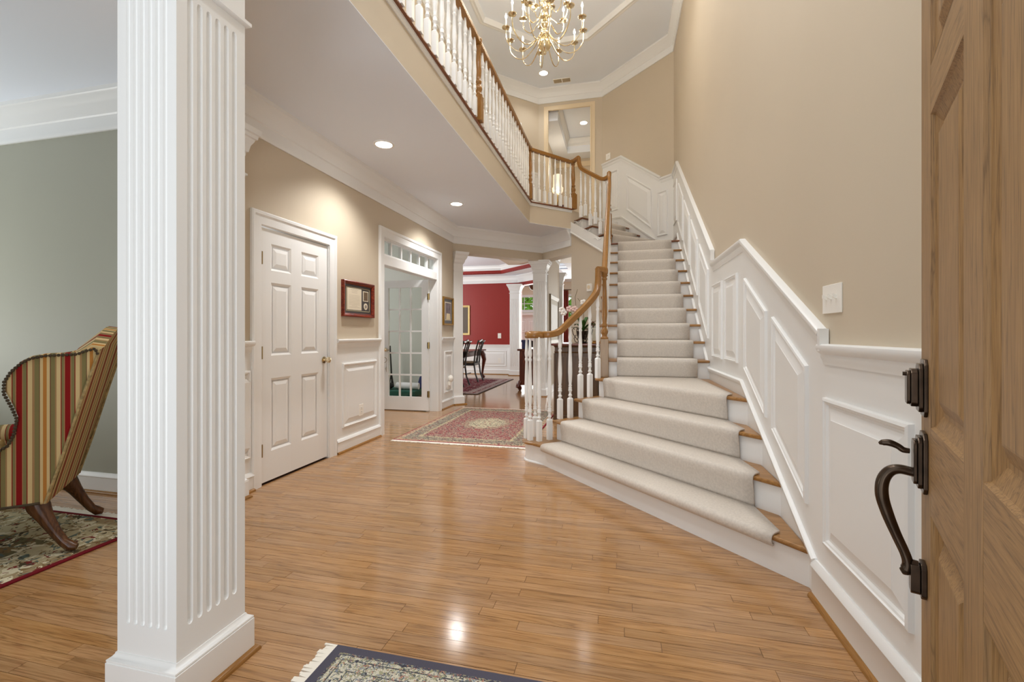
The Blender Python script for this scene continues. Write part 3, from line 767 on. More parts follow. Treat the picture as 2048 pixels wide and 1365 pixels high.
d1 = struct(thing('door_1', 'white six-panel door with brass knob and hinges, closed', 'door', FR_L.p(3.42, 0)))
panel_door(d1, FR_L, 3.0, 3.838, .015, 2.045, -.012, [(.25, .838), (1.022, 1.616), (1.714, 1.93)], [(3.118, 3.351), (3.477, 3.715)], WHITE)
mb = MB(); mb.sweep([FR_L.p(2.993, 0), FR_L.p(2.993, 2.06), FR_L.p(3.85, 2.06), FR_L.p(3.85, 0)], (1, 0, 0), [(a, b_ * 1.1) for a, b_ in CASE], 1); mb.build('door_casing', WHITE, d1, smooth=True)
mb = MB(); fbox(mb, FR_L, 2.982, 2.997, 0, 2.065, -.12, 0); fbox(mb, FR_L, 3.843, 3.857, 0, 2.065, -.12, 0); fbox(mb, FR_L, 2.982, 3.857, 2.053, 2.066, -.12, 0); mb.build('jamb', WHITE, d1)
mb = MB(); fbox(mb, FR_L, 2.985, 3.855, .0005, .3, -.13, -.10); mb.build('dark_gap', DARKV, d1)
for z in (1.8, 1.05, .275):
    mb = MB(); mb.tube([FR_L.p(3.006, z - .05, .0), FR_L.p(3.006, z + .05, .0)], .009, 8); h = mb.build('hinge', ABRASS, d1, smooth=True)
    m2 = MB(); fbox(m2, FR_L, 3.004, 3.028, z - .048, z + .048, -.0125, -.0105); m2.build('hinge_leaf', ABRASS, h)
mb = MB(); q = lambda o: FR_L.p(3.79, .95, o)
mb.tube([q(-.012), q(-.006), q(-.004), q(.02), q(.024), q(.036), q(.052), q(.06)], [.032, .032, .012, .011, .02, .03, .026, .008], 14); mb.build('knob', BRASS, d1, smooth=True)

d2 = struct(thing('door_2', 'white glazed double doorway with transom, one leaf open into the study', 'door', FR_L.p(5.7, 0)))
mb = MB(); mb.sweep([FR_L.p(4.893, 0), FR_L.p(4.893, 2.355), FR_L.p(6.537, 2.355), FR_L.p(6.537, 0)], (1, 0, 0), [(a, b_ * 1.25) for a, b_ in CASE], 1); mb.build('door_casing', WHITE, d2, smooth=True)
mb = MB(); fbox(mb, FR_L, 4.884, 4.90, 0, 2.375, -.13, 0); fbox(mb, FR_L, 6.53, 6.546, 0, 2.375, -.13, 0); fbox(mb, FR_L, 4.884, 6.546, 2.35, 2.376, -.13, 0); mb.build('jamb', WHITE, d2)
mb = MB(); fbox(mb, FR_L, 4.9, 6.53, 2.03, 2.15, -.12, -.005); mb.build('transom_bar', WHITE, d2, bevel=.006)
tr = MB(); fbox(tr, FR_L, 4.9, 6.53, 2.15, 2.175, -.09, -.04); fbox(tr, FR_L, 4.9, 6.53, 2.335, 2.352, -.09, -.04); tro = tr.build('transom_sash', WHITE, d2)
for k in range(7):
    a = 4.9 + 1.63 * k / 6; m2 = MB(); fbox(m2, FR_L, max(4.9, a - .014), min(6.53, a + .014), 2.172, 2.337, -.085, -.045); m2.build('muntin', WHITE, tro)
for k in range(6):
    a = 4.9 + 1.63 * k / 6; m2 = MB(); fbox(m2, FR_L, a + .012, a + .26, 2.172, 2.337, -.068, -.064); m2.build('pane', GLASS, tro)
# open leaf, square to the wall
FR_FD = Frame((0, 6.48), (1, 0), (0, -1))
lf = MB(); A0, A1 = -3.642, -2.86
fbox(lf, FR_FD, A0, A0 + .105, .015, 2.03, -.02, .02); fbox(lf, FR_FD, A1 - .115, A1, .015, 2.03, -.02, .02)
fbox(lf, FR_FD, A0 + .105, A1 - .115, .015, .222, -.02, .0198); fbox(lf, FR_FD, A0 + .105, A1 - .115, 1.917, 2.03, -.02, .0198)
lfo = lf.build('leaf', WHITE, d2)
gx = [A0 + .105 + (A1 - .115 - A0 - .105) * i / 3 for i in range(4)]; gz = [.222 + (1.917 - .222) * j / 5 for j in range(6)]
for x in gx[1:3]:
    m2 = MB(); fbox(m2, FR_FD, x - .012, x + .012, .222, 1.917, -.012, .014); m2.build('muntin', WHITE, lfo)
for z in gz[1:5]:
    m2 = MB(); fbox(m2, FR_FD, gx[0], gx[3], z - .012, z + .012, -.011, .013); m2.build('muntin', WHITE, lfo)
for i in range(3):
    for j in range(5):
        m2 = MB(); fbox(m2, FR_FD, gx[i] + .002, gx[i + 1] - .002, gz[j] + .002, gz[j + 1] - .002, -.003, .001); m2.build('pane', GLASS, lfo)
for z in (1.77, 1.02, .27):
    mb = MB(); mb.tube([(-2.85, 6.452, z - .05), (-2.85, 6.452, z + .05)], .011, 8); h = mb.build('hinge', ABRASS, d2, smooth=True)
    m2 = MB(); m2.box(-2.88, -2.84, 6.455, 6.459, z - .048, z + .048); m2.build('hinge_leaf', ABRASS, h)
mb = MB(); mb.tube([(-3.585, 6.46, .95), (-3.585, 6.452, .95), (-3.585, 6.43, .95), (-3.585, 6.415, .95), (-3.585, 6.40, .95)], [.032, .03, .012, .026, .01], 12); hk = mb.build('door_handle', BRASS, d2, smooth=True)
mb = MB(); mb.tube([(-3.585, 6.43, .95), (-3.54, 6.41, .953), (-3.5, 6.41, .948)], .007, 8); mb.build('lever', BRASS, hk, smooth=True)
# small dream catcher charm on the handle
dcx = thing('dream_catcher', 'small hoop charm with feathers hanging from the glazed door handle', 'ornament', (-3.585, 6.42, .62))
mb = MB(); mb.tube([(-3.585 + .04 * math.cos(a), 6.42, .79 + .04 * math.sin(a)) for a in [2 * PI * k / 16 for k in range(16)]], .004, 6, closed=True); mb.tube([(-3.585, 6.42, .83), (-3.585, 6.42, .94)], .002, 5)
mb.build('hoop', plain('charm_cord', lin(150, 130, 104), .8), dcx)
for k in range(3):
    x = -3.62 + .035 * k; mb = MB(); mb.tube([(x, 6.42, .755), (x, 6.42, .69), (x - .006, 6.42, .66), (x, 6.42, .60)], [.002, .003, .011, .002], 6); mb.build('feather', plain('charm_feather', lin(176, 170, 158), .9), dcx)

# ================================================================== COLUMNS
def fluted_column(x0, x1, y0, y1, ztop, label, faces='SE', nf=6, group=None, shaft_mat=WHITE, zf0=.248, zf1=2.303):
    cx, cy = (x0 + x1) / 2, (y0 + y1) / 2
    t = thing('fluted_column', label, 'column', (cx, cy, 0), 0, group)
    def section(k, z):
        pts = []
        cs = [(x0, y0), (x1, y0), (x1, y1), (x0, y1)]
        for fi, (a, b_) in enumerate(zip(cs, cs[1:] + cs[:1])):
            key = 'SENW'[fi]; L_ = math.hypot(b_[0] - a[0], b_[1] - a[1]); ux, uy = (b_[0] - a[0]) / L_, (b_[1] - a[1]) / L_; nx, ny = -uy, ux
            pts.append((a[0], a[1], z))
            sp = (L_ - .06) / nf
            for q in range(nf):
                c = .03 + sp * (q + .5); r = sp * .29 * max(k, .02)
                if key not in faces: r = 0.0001
                for s_ in range(5):
                    an = PI * s_ / 4; d_ = c - r * math.cos(an); dep = .010 * k * math.sin(an) * (1 if key in faces else 0)
                    pts.append((a[0] + ux * d_ + nx * dep, a[1] + uy * d_ + ny * dep, z))
        return pts
    zs = [(0, .0), (0, zf0), (.55, zf0 + .002), (.85, zf0 + .006), (1, zf0 + .013), (1, zf1 - .013), (.85, zf1 - .006), (.55, zf1 - .002), (0, zf1), (0, ztop)]
    secs = [section(k, z) for k, z in zs]; n = len(secs[0]); mb = MB()
    for s_ in secs: mb.v += s_
    for i in range(len(secs) - 1):
        for q in range(n):
            q2 = (q + 1) % n; mb.f.append((i * n + q, i * n + q2, (i + 1) * n + q2, (i + 1) * n + q))
    mb.f.append(tuple(range(n - 1, -1, -1))); mb.f.append(tuple((len(secs) - 1) * n + q for q in range(n)))
    mb.build('shaft', shaft_mat, t, fixn=False)
    path = [(x0, y0, 0), (x1, y0, 0), (x1, y1, 0), (x0, y1, 0)]
    def ring(name, prof, mat=WHITE):
        MB().sweep(path, (0, 0, 1), prof, -1, closed=True).build(name, mat, t, smooth=True)
    ring('plinth', [(0, -.01), (0, .022), (.124, .022), (.126, .019), (.130, .021), (.134, .02), (.137, .013), (.146, .005), (.152, .003), (.152, -.01)])
    ring('shoe_moulding', SHOE[:1] + [(a, b_ + .003) for a, b_ in SHOE[1:-1]] + [(.02, 0)], OAKS)
    ring('neck_ring', [(2.352, -.01), (2.352, .008), (2.358, .016), (2.37, .016), (2.376, .006), (2.376, -.01)])
    z = ztop
    ring('capital', [(z - .2, -.01), (z - .2, .006), (z - .175, .008), (z - .17, .02), (z - .15, .024), (z - .12, .03), (z - .09, .046), (z - .075, .05), (z - .07, .062), (z - .045, .066), (z - .04, .078), (z, .082), (z, -.01)])
    return t
fluted_column(-1.613, -1.37, 1.15, 1.42, 2.70, 'large white fluted square column standing beside the striped armchair', 'SE')
fluted_column(-2.87, -2.665, 2.46, 2.755, 2.70, 'white pilaster at the end of the hall wall, its capital showing behind the near column', 'E')
fluted_column(-1.62, -1.38, 8.52, 8.76, 2.60, 'white fluted column between the dining room opening and the passage', 'SE', zf0=.25, zf1=2.2)
fluted_column(-3.08, -2.80, 12.62, 12.88, 2.62, 'white fluted column at the right end of the red dining room wall', 'SE', zf1=2.2)
fluted_column(-1.44, -1.30, 10.55, 10.69, 2.62, 'cream fluted column beyond the tall passage picture', 'S', shaft_mat=WHITE)
# half column where the hall wall meets the dining opening
FRP = FR_B1
t = thing('pilaster', 'white pilaster with flared capital beside the small gilt picture', 'column', FRP.p(.1, 0))
mb = MB(); fbox(mb, FRP, .0, .17, 0, 2.585, -.22, .03); mb.build('shaft', WHITE, t)
pp_ = [FRP.p(0, 0, .03), FRP.p(.17, 0, .03), FRP.p(.17, 0, -.22)]
MB().sweep(pp_, (0, 0, 1), [(0, 0), (0, .022), (.13, .022), (.15, .006), (.15, 0)], -1).build('plinth', WHITE, t)
MB().sweep(pp_, (0, 0, 1), [(2.25, 0), (2.25, .012), (2.27, .012), (2.27, 0)], -1).build('neck_ring', WHITE, t)
MB().sweep(pp_, (0, 0, 1), [(2.385, 0), (2.385, .006), (2.41, .02), (2.45, .03), (2.48, .05), (2.52, .062), (2.545, .078), (2.585, .082), (2.585, 0)], -1).build('capital', WHITE, t)
MB().sweep(pp_, (0, 0, 1), [(a, b_ + .02) for a, b_ in SHOE], -1).build('shoe_moulding', OAKS, t)
# header between the near column and the pilaster
mb = MB(); h0, h1 = Vector((-1.49, 1.285, 0)), Vector((-2.765, 2.61, 0)); dv = (h1 - h0).normalized(); nv = Vector((-dv.y, dv.x, 0)) * .11
mb.prism([tuple((h0 + nv).xy), tuple((h0 - nv).xy), tuple((h1 - nv).xy), tuple((h1 + nv).xy)], 2.70, C1); struct(mb.build('wall_living_header', WALL), 'beige header between the near column and the hall wall', 'wall')

# ================================================================== STAIRCASE
stair = thing('staircase', 'white painted staircase with oak treads curving up beside the panelled wall', 'staircase', (0.3, 5.0, 0))
C_T1 = (-.775, 4.27)
def arc(c, r, a0, a1, n): return [(c[0] + r * math.cos(math.radians(a0 + (a1 - a0) * k / n)), c[1] + r * math.sin(math.radians(a0 + (a1 - a0) * k / n))) for k in range(n + 1)]
XR = .87
NOSE = {1: ((XR, 2.375), (-.70, 4.06)), 2: ((XR, 2.765), (-.635, 4.305)), 3: ((XR, 3.10), (-.445, 4.487)), 4: ((XR, 3.435), (-.25, 4.697))}
for n in range(5, 15): yn = 4.83 + (n - 5) * .262; NOSE[n] = ((XR, yn), (-.24, yn))
NOSE[15] = ((.68, 8.18), (-.25, 7.36)); NOSE[16] = ((.36, 8.5), (-.44, 7.535)); NOSE[17] = ((.17, 8.69), (-.617, 7.70)); NOSE[18] = ((-.03, 8.89), (-.81, 7.875))
def step_poly(n, set_=0.0):
    (rx, ry), (lx, ly) = NOSE[n]; d_ = Vector((lx - rx, ly - ry)).normalized(); inn_ = Vector((d_.y, -d_.x))     # inward (uphill)
    if inn_.y < 0: inn_ = -inn_
    s_ = set_
    a = (rx + inn_.x * s_ * (0 if n <= 4 else 1), ry + inn_.y * s_ * (1.41 if n <= 4 else 1)); b_ = (lx + inn_.x * s_ + (s_ * .8 if n < 15 else 0), ly + inn_.y * s_)
    (r2x, r2y), (l2x, l2y) = NOSE[n + 1]
    if n == 1:
        return [a] + [(-.70 + s_ * .7, 4.06 + s_ * .7)] + arc(C_T1, .14 - s_, -100, -265, 10) + [(-.60, 4.42), (l2x + .06, l2y + .08), (XR, r2y + .1)]
    if n == 4: return [a, b_, (-.24 + s_, 4.75), (-.24 + s_, 4.9), (XR, 4.9)]
    if n == 14: return [a, b_, (-.24 + s_, 7.37), (-.2, 7.44), (.7, 8.22), (XR, 8.02)]
    if n < 4: return [a, b_, (l2x + .035 + s_, l2y + .07), (XR, r2y + .08)]
    if n < 14: return [a, b_, (-.24 + s_, l2y + .05), (XR, r2y + .05)]
    e = Vector((D, D)) * (.0 + s_)
    e0 = (lx + inn_.x * s_ + e.x, ly + inn_.y * s_ + e.y); return [a, e0, (l2x + e.x + .02, l2y + e.y + .04), (r2x, r2y + .04)]
for n in range(1, 18):
    z1 = n * RISE
    z0 = 0 if n <= 4 else (z1 - RISE - .16)
    if n == 1: z0 = 0
    MB().prism(step_poly(n, .03), max(0, z0), z1 - .026).build('riser', WHITE, stair)
    MB().prism(step_poly(n), z1 - .026, z1).build('tread', OAKT if n < 14 else REDOAK, stair, bevel=.009)
    if n <= 4:
        (rx, ry), (lx, ly) = NOSE[n]
MB().sweep([(.87, 2.435, 0), (-.66, 4.085, 0)] + [(x, y_, 0) for x, y_ in arc(C_T1, .111, -110, -250, 8)], (0, 0, 1), [(0, 0), (0, .014), (.01, .012), (.016, 0)], 1).build('riser_shoe', WHITE, stair)
# top riser and outer stringers
MB().slab([(-.03, 8.92, 17 * RISE - .1), (-.81, 7.905, 17 * RISE - .1), (-.81, 7.905, FL2 - .02), (-.03, 8.92, FL2 - .02)], (-.01, .012, 0)).build('riser', WHITE, stair)
board(stair, FR_S, [(0, 2.95), (.85, 2.46), (.85, 2.72), (.72, 2.74), (0, 3.14)], .02, 'stringer', WHITE)
MB().sweep([FR_S.p(0, 2.96, .02), FR_S.p(.85, 2.47, .02)], (-D, -D, 0), [(0, -.012), (.012, -.008), (.012, .008), (0, .014)], 1).build('stringer_moulding', WHITE, stair)
MB().slab([(-.212, 4.95, .62), (-.212, 7.27, 2.27), (-.212, 7.27, 2.6), (-.212, 4.95, .95)], (.02, 0, 0)).build('stringer', WHITE, stair)
for n, s0 in ((17, .1), (16, .34), (15, .6)):
    c = FR_S.p(s0 + .1, n * RISE - .11, .021)
    mb = MB(); mb.tube([FR_S.p(s0, n * RISE - .05, .024), FR_S.p(s0 + .06, n * RISE - .06, .024), FR_S.p(s0 + .1, n * RISE - .1, .024), FR_S.p(s0 + .16, n * RISE - .09, .024), FR_S.p(s0 + .17, n * RISE - .06, .024)], .007, 6); mb.build('tread_bracket', WHITE, stair, smooth=True)

# ---- carpet runner
runner = thing('stair_runner', 'cream cut-pile carpet runner covering the middle of the stairs', 'carpet runner', (.3, 4.9, RISE))
def on_nose(n, X=None, f=None):
    (rx, ry), (lx, ly) = NOSE[n]
    if f is None: f = (X - rx) / (lx - rx)
    return Vector((rx + (lx - rx) * f, ry + (ly - ry) * f))
EDGE = {1: (on_nose(1, -.69), on_nose(1, .745)), 2: (on_nose(2, -.53), on_nose(2, .755)), 3: (on_nose(3, -.345), on_nose(3, .757)), 4: (on_nose(4, -.155), on_nose(4, .757))}
for n in range(5, 15): EDGE[n] = (on_nose(n, -.03), on_nose(n, .752))
for n in (15, 16, 17, 18): EDGE[n] = (on_nose(n, f=.86), on_nose(n, f=.10))
for n in range(1, 18):
    L0, R0 = EDGE[n]; L1, R1 = EDGE[n + 1]
    NU = 16 if n <= 4 else 6
    rows = []
    for u in range(NU + 1):
        f = u / NU
        a = L0.lerp(R0, f); b_ = L1.lerp(R1, f)
        if n == 4:
            L4, R4 = Vector((-.03, 4.86)), Vector((.752, 4.86)); b_ = L4.lerp(R4, f)
        dr = (R0 - L0).normalized(); inw = Vector((-dr.y, dr.x))
        if inw.y < 0: inw = -inw
        perp = (b_ - a)
        zt = n * RISE
        wob = 0.002 * math.sin(u * 2.1 + n)
        prof = [(None, .013), (.06, .0145), (.022, .0145), (.006, .012), (-.006, .005), (-.0125, -.008), (-.0145 + wob, -.024), (-.013, -.045), (-.009, -.075), (-.004, -RISE * .62), (-.001, -RISE * .85), (.0, -RISE + .012)]
        if n == 1: prof = [(None, .013), (.06, .0145), (.022, .0145), (.004, .012), (-.01, .004), (-.017, -.01), (-.018 + wob, -.028), (-.012, -.044), (-.002, -.052), (.012, -.05)]
        row = []
        for d_, z in prof:
            if d_ is None: p = b_ + (b_ - a).normalized() * .02
            else: p = a + inw * d_
            row.append((p.x, p.y, zt + z))
        rows.append(row)
    mb = MB().grid(rows); o = mb.build('runner_step', CARPET, runner, smooth=True)
    so = o.modifiers.new('thickness', 'SOLIDIFY'); so.thickness = .011; so.offset = -1
    # make sure the outside faces up
    up = sum(p.normal.z * p.area for p in o.data.polygons)
    if up < 0:
        o.data.flip_normals()

# ---- railing
def baluster_mesh(h, hb, size=.042):
    mb = MB(); q = size / 2
    mb.box(-q, q, -q, q, 0, hb - .012)
    mb.add([(-q, -q, hb - .012), (q, -q, hb - .012), (q, q, hb - .012), (-q, q, hb - .012), (-q * .55, -q * .55, hb), (q * .55, -q * .55, hb), (q * .55, q * .55, hb), (-q * .55, q * .55, hb)], [(0, 1, 5, 4), (1, 2, 6, 5), (2, 3, 7, 6), (3, 0, 4, 7), (4, 5, 6, 7)])
    L_ = h - hb
    pr = [(.012, hb), (.014, hb + .01), (.02, hb + .022), (.013, hb + .034), (.012, hb + .05), (.0155, hb + .062), (.02, hb + .072), (.0155, hb + .082), (.018, hb + .094), (.013, hb + .106), (.0175, hb + .118), (.013, hb + .13),
          (.0165, hb + .16), (.0205, hb + .16 + L_ * .12), (.019, hb + L_ * .45), (.0125, h - L_ * .30), (.0165, h - L_ * .285), (.0175, h - L_ * .27), (.012, h - L_ * .25), (.0165, h - L_ * .23), (.0185, h - L_ * .2), (.0145, h - L_ * .14), (.0085, h)]
    mb.lathe(pr, (0, 0, 0), 10)
    me = mb.build('baluster', WHITE, None, smooth=True, local=True)
    return me
_bal = {}
def baluster(parent, x, y, z0, z1, rz=0.0, hb=None):
    h = round(z1 - z0, 2); hb = hb or .2; k = (h, hb)
    if k not in _bal:
        o = baluster_mesh(h, hb); _bal[k] = o
        o.parent = parent; w = wpos(parent); o.location = (x - w[0], y - w[1], z0 - w[2]); o.rotation_euler = (0, 0, rz)
        return o
    return inst(_bal[k], parent, (x, y, z0), (0, 0, rz))
def newel(parent, x, y, z0, z1, hb, size=.085, mat=OAKZ, bmat=None, rz=0.0, top=.09):
    w = wpos(parent); bmat = bmat or mat; q = size / 2
    def rot(mb):
        c, s_ = math.cos(rz), math.sin(rz)
        mb.v = [(x + a * c - b_ * s_, y + a * s_ + b_ * c, z) for a, b_, z in mb.v]; return mb
    mb = MB(); mb.box(-q, q, -q, q, z0, z0 + hb)
    no = rot(mb).build('newel_base', bmat, parent, bevel=.006)
    H = z1 - z0 - hb - top; zb = z0 + hb
    pr = [(q * .92, 0), (q * .98, .012), (q * .7, .022), (q * .62, .04), (q * .78, .055), (q * .92, .075), (q * .74, .1), (q * .5, .12), (q * .72, .135), (q * .76, .15), (q * .52, .165), (q * .6, .2), (q * .72, .26), (q * .64, H * .6), (q * .46, H - .06), (q * .62, H - .05), (q * .66, H - .036), (q * .5, H - .026), (q * .8, H - .008), (q * .84, H)]
    mb = MB().lathe(pr, (0, 0, zb), 14); rot(mb).build('newel_turning', mat, parent, smooth=True)
    mb = MB().lathe([(q * .62, 0), (q * .86, .015), (q * .9, top * .5), (q * .8, top * .8), (q * .3, top)], (0, 0, z1 - top), 14); rot(mb).build('newel_cap', mat, parent, smooth=True)
HR = [(-.03, -.024), (-.03, .024), (-.018, .03), (-.006, .026), (.008, .03), (.022, .026), (.03, .014), (.032, 0), (.03, -.014), (.022, -.026), (.008, -.03), (-.006, -.026), (-.018, -.03)]
def handrail(parent, path, mat=OAKS, name='handrail'):
    """profile upright wherever possible: (a up, b sideways)"""
    P = [Vector(p) for p in path]
    # smooth with Catmull-Rom
    Q = []
    for i in range(len(P) - 1):
        p0, p1, p2, p3 = P[max(i - 1, 0)], P[i], P[i + 1], P[min(i + 2, len(P) - 1)]
        m = max(2, int((p2 - p1).length / .05)); m = min(m, 10)
        for k in range(m):
            t_ = k / m
            Q.append(0.5 * ((2 * p1) + (p2 - p0) * t_ + (2 * p0 - 5 * p1 + 4 * p2 - p3) * t_ ** 2 + (3 * p1 - p0 - 3 * p2 + p3) * t_ ** 3))
    Q.append(P[-1]); mb = MB(); n = len(Q); k = len(HR); sprev = None
    for i in range(n):
        t_ = (Q[min(i + 1, n - 1)] - Q[max(i - 1, 0)]).normalized()
        s_ = t_.cross(Vector((0, 0, 1)))
        if s_.length < .35 and sprev is not None: s_ = sprev - t_ * sprev.dot(t_)
        s_.normalize(); sprev = s_; u = s_.cross(t_)
        for a, b_ in HR: mb.v.append(tuple(Q[i] + u * a + s_ * b_))
    for i in range(n - 1):
        for q in range(k):
            q2 = (q + 1) % k; mb.f.append((i * k + q, i * k + q2, (i + 1) * k + q2, (i + 1) * k + q))
    mb.f += [tuple(range(k)), tuple((n - 1) * k + q for q in range(k))]
    return mb.build(name, mat, parent, smooth=True)
rl = thing('stair_railing', 'oak handrail with white turned balusters sweeping down to a scrolled end', 'railing', (-.35, 5.2, RISE))
# volute
VC = (-.80, 4.30)
mb = MB().lathe([(.088, 1.158), (.094, 1.164), (.098, 1.18), (.094, 1.195), (.09, 1.21), (.075, 1.222), (.03, 1.226)], (VC[0], VC[1], 0), 24); mb.build('volute', OAKS, rl, smooth=True)
handrail(rl, [(-.885, 4.335, 1.19), (-.845, 4.385, 1.19), (-.77, 4.37, 1.19), (-.71, 4.30, 1.192), (-.64, 4.30, 1.196), (-.57, 4.37, 1.225), (-.477, 4.455, 1.325), (-.384, 4.54, 1.425), (-.297, 4.63, 1.53), (-.24, 4.70, 1.62), (-.222, 4.745, 1.71), (-.22, 4.755, 1.80), (-.22, 4.757, 1.875)])
handrail(rl, [(-.222, 4.75, 1.865), (-.20, 4.78, 1.868), (-.158, 4.825, 1.868)])
T1 = RISE
for x, y_ in ((-.882, 4.305), (-.832, 4.228), (-.815, 4.395), (-.742, 4.212)): baluster(rl, x, y_, T1, 1.17, PI / 4, .2)
baluster(rl, -.656, 4.295, T1, 1.18, PI / 4, .2)
baluster(rl, -.568, 4.39, 2 * T1, 1.215, PI / 4, .2); baluster(rl, -.477, 4.465, 2 * T1, 1.31, PI / 4, .2)
baluster(rl, -.384, 4.545, 3 * T1, 1.40, PI / 4, .24); baluster(rl, -.297, 4.64, 3 * T1, 1.52, PI / 4, .24)
baluster(rl, -.222, 4.712, 4 * T1, 1.64, PI / 4, .21)
newel(rl, -.158, 4.825, 4 * T1, 1.905, .40, .085, OAKZ, OAKPALE, 0)
# straight flight
handrail(rl, [(-.158, 4.83, 1.872), (-.158, 5.2, 2.14), (-.158, 6.2, 2.852), (-.158, 6.95, 3.386), (-.16, 7.12, 3.52), (-.164, 7.19, 3.60), (-.166, 7.21, 3.69)])
for n in range(5, 15):
    yn = NOSE[n][0][1]
    for q in (.05, .18):
        if n == 14 and q > .1: continue
        zr = 1.84 + (yn + q - 4.83) * .712
        baluster(rl, -.158, yn + q, n * T1, zr, 0, .2)
newel(rl, -.166, 7.235, 14 * T1, 3.745, .45, .08, OAKZ)
handrail(rl, [(-.17, 7.222, 3.66), (-.22, 7.262, 3.645), (-.28, 7.32, 3.66), (-.4, 7.44, 3.765), (-.58, 7.62, 3.93), (-.64, 7.68, 4.0), (-.672, 7.715, 4.09), (-.682, 7.725, 4.19)])
handrail(rl, [(-.682, 7.72, 4.19), (-.74, 7.79, 4.185), (-.79, 7.85, 4.18)])
for (x, y_), n, zr in (((-.655, 7.70), 17, 4.0), ((-.575, 7.62), 17, 3.90), ((-.488, 7.533), 16, 3.82), ((-.402, 7.447), 16, 3.74), ((-.319, 7.364), 15, 3.66), ((-.232, 7.285), 15, 3.62)):
    baluster(rl, x + .012, y_ + .012, n * T1, zr, PI / 4, .2)
# balcony
br = thing('balcony_railing', 'oak rail with white balusters and oak newels along the upstairs balcony', 'railing', (-1.4, 4.0, FL2))
BX = -1.40
newel(br, BX, 4.40, FL2, 4.215, .26, .085, OAKZ, None, 0, .05); newel(br, BX, 7.13, FL2, 4.215, .24, .07, OAKZ, None, 0, .05); newel(br, -.79, 7.875, FL2, 4.225, .26, .1, OAKZ, None, PI / 4, .05)
handrail(br, [(BX, .3, 4.165), (BX, 2.4, 4.165), (BX, 4.8, 4.165), (BX, 7.13, 4.165)], OAKS)
handrail(br, [(BX, 7.14, 4.165), (-1.1, 7.50, 4.165), (-.79, 7.87, 4.165)], OAKS)
yb = 4.53
while yb < 7.05: baluster(br, BX, yb, FL2, 4.14, 0, .2); yb += .141
yb = 4.27
while yb > 1.5: baluster(br, BX, yb, FL2, 4.14, 0, .2); yb -= .141
for k in range(8):
    f = (k + .55) / 8.1; baluster(br, -1.40 + .61 * f, 7.14 + .735 * f, FL2, 4.14, PI / 4, .2)

# ================================================================== CHANDELIER
CHX, CHY = -.885, 5.42
chn = thing('chandelier', 'large polished brass chandelier with two tiers of candle lights', 'chandelier', (CHX, CHY, 4.55))
body = [(.002, 4.575), (.012, 4.585), (.02, 4.60), (.012, 4.612), (.03, 4.625), (.062, 4.655), (.08, 4.70), (.078, 4.735), (.055, 4.775), (.03, 4.79), (.05, 4.80), (.062, 4.815), (.062, 4.835), (.035, 4.85), (.022, 4.90), (.045, 4.93), (.05, 4.95), (.03, 4.985), (.02, 5.02), (.05, 5.035), (.055, 5.055), (.03, 5.07), (.02, 5.14), (.042, 5.17), (.05, 5.21), (.03, 5.26), (.012, 5.30), (.012, 5.42), (.03, 5.44), (.012, 5.46), (.004, 5.5)]
MB().lathe(body, (CHX, CHY, 0), 24).build('stem', BRASS, chn, smooth=True)
mb = MB()
for k in range(16): mb.tube([(CHX + .012 * math.cos(a), CHY + (.004 if k % 2 else .012) * math.sin(a), 5.5 + k * .052 + .026 * math.sin(a) + .03) for a in [2 * PI * q / 10 for q in range(10)]], .003, 5, closed=True)
mb.build('chain', BRASS, chn, smooth=True)
MB().lathe([(.0, TZ - .05), (.03, TZ - .045), (.07, TZ - .02), (.075, TZ)], (CHX, CHY, 0), 20).build('ceiling_canopy', BRASS, chn, smooth=True)
bpy.data.objects['chain'].scale = (1, 1, 1)
def arm_mesh(r, zc, z0, zlow, rh):
    p = []
    ctrl = [(rh, z0), (rh + (r - rh) * .12, z0 - (z0 - zlow) * .35), (rh + (r - rh) * .32, zlow + .05), (rh + (r - rh) * .55, zlow), (rh + (r - rh) * .8, zlow + .035), (r - .005, zlow + (zc - zlow) * .5), (r, zc)]
    P = [Vector((a, 0, b_)) for a, b_ in ctrl]
    for i in range(len(P) - 1):
        p0, p1, p2, p3 = P[max(i - 1, 0)], P[i], P[i + 1], P[min(i + 2, len(P) - 1)]
        for k in range(4):
            t_ = k / 4; p.append(0.5 * ((2 * p1) + (p2 - p0) * t_ + (2 * p0 - 5 * p1 + 4 * p2 - p3) * t_ ** 2 + (3 * p1 - p0 - 3 * p2 + p3) * t_ ** 3))
    p.append(P[-1]); mb = MB(); mb.tube([tuple(q) for q in p], .0065, 8)
    return mb
def tier(n, r, zc, z0, zlow, rh, rot0):
    proto = None
    for k in range(n):
        a = rot0 + 2 * PI * k / n
        if proto is None:
            am = arm_mesh(r, zc - 4.55, z0 - 4.55, zlow - 4.55, rh); ao = am.build('arm', BRASS, chn, smooth=True, local=True)
            cu_ = MB().lathe([(.006, -.012), (.02, -.008), (.046, 0), (.05, .008), (.046, .01), (.012, .006), (.014, .03), (.012, .032)], (r, 0, zc - 4.55), 14).build('drip_pan', BRASS, ao, smooth=True, local=True)
            ca = MB().lathe([(.008, .03), (.008, .11)], (r, 0, zc - 4.55), 10).build('candle_sleeve', CANDLE, ao, smooth=True, local=True)
            fl = MB().lathe([(.006, .115), (.012, .128), (.013, .14), (.008, .16), (.001, .18)], (r, 0, zc - 4.55), 8).build('flame_bulb', FLAME, ao, smooth=True, local=True)
            proto = ao; ao.rotation_euler = (0, 0, a)
        else:
            o = proto.copy(); COL.objects.link(o); o.rotation_euler = (0, 0, a)
            for c_ in list(proto.children):
                d_ = c_.copy(); COL.objects.link(d_); d_.parent = o
tier(12, .47, 4.885, 4.825, 4.61, .055, -THETA)
tier(6, .29, 5.10, 5.05, 4.90, .05, -THETA)
tier(6, .20, 5.28, 5.22, 5.10, .04, -THETA + .5)
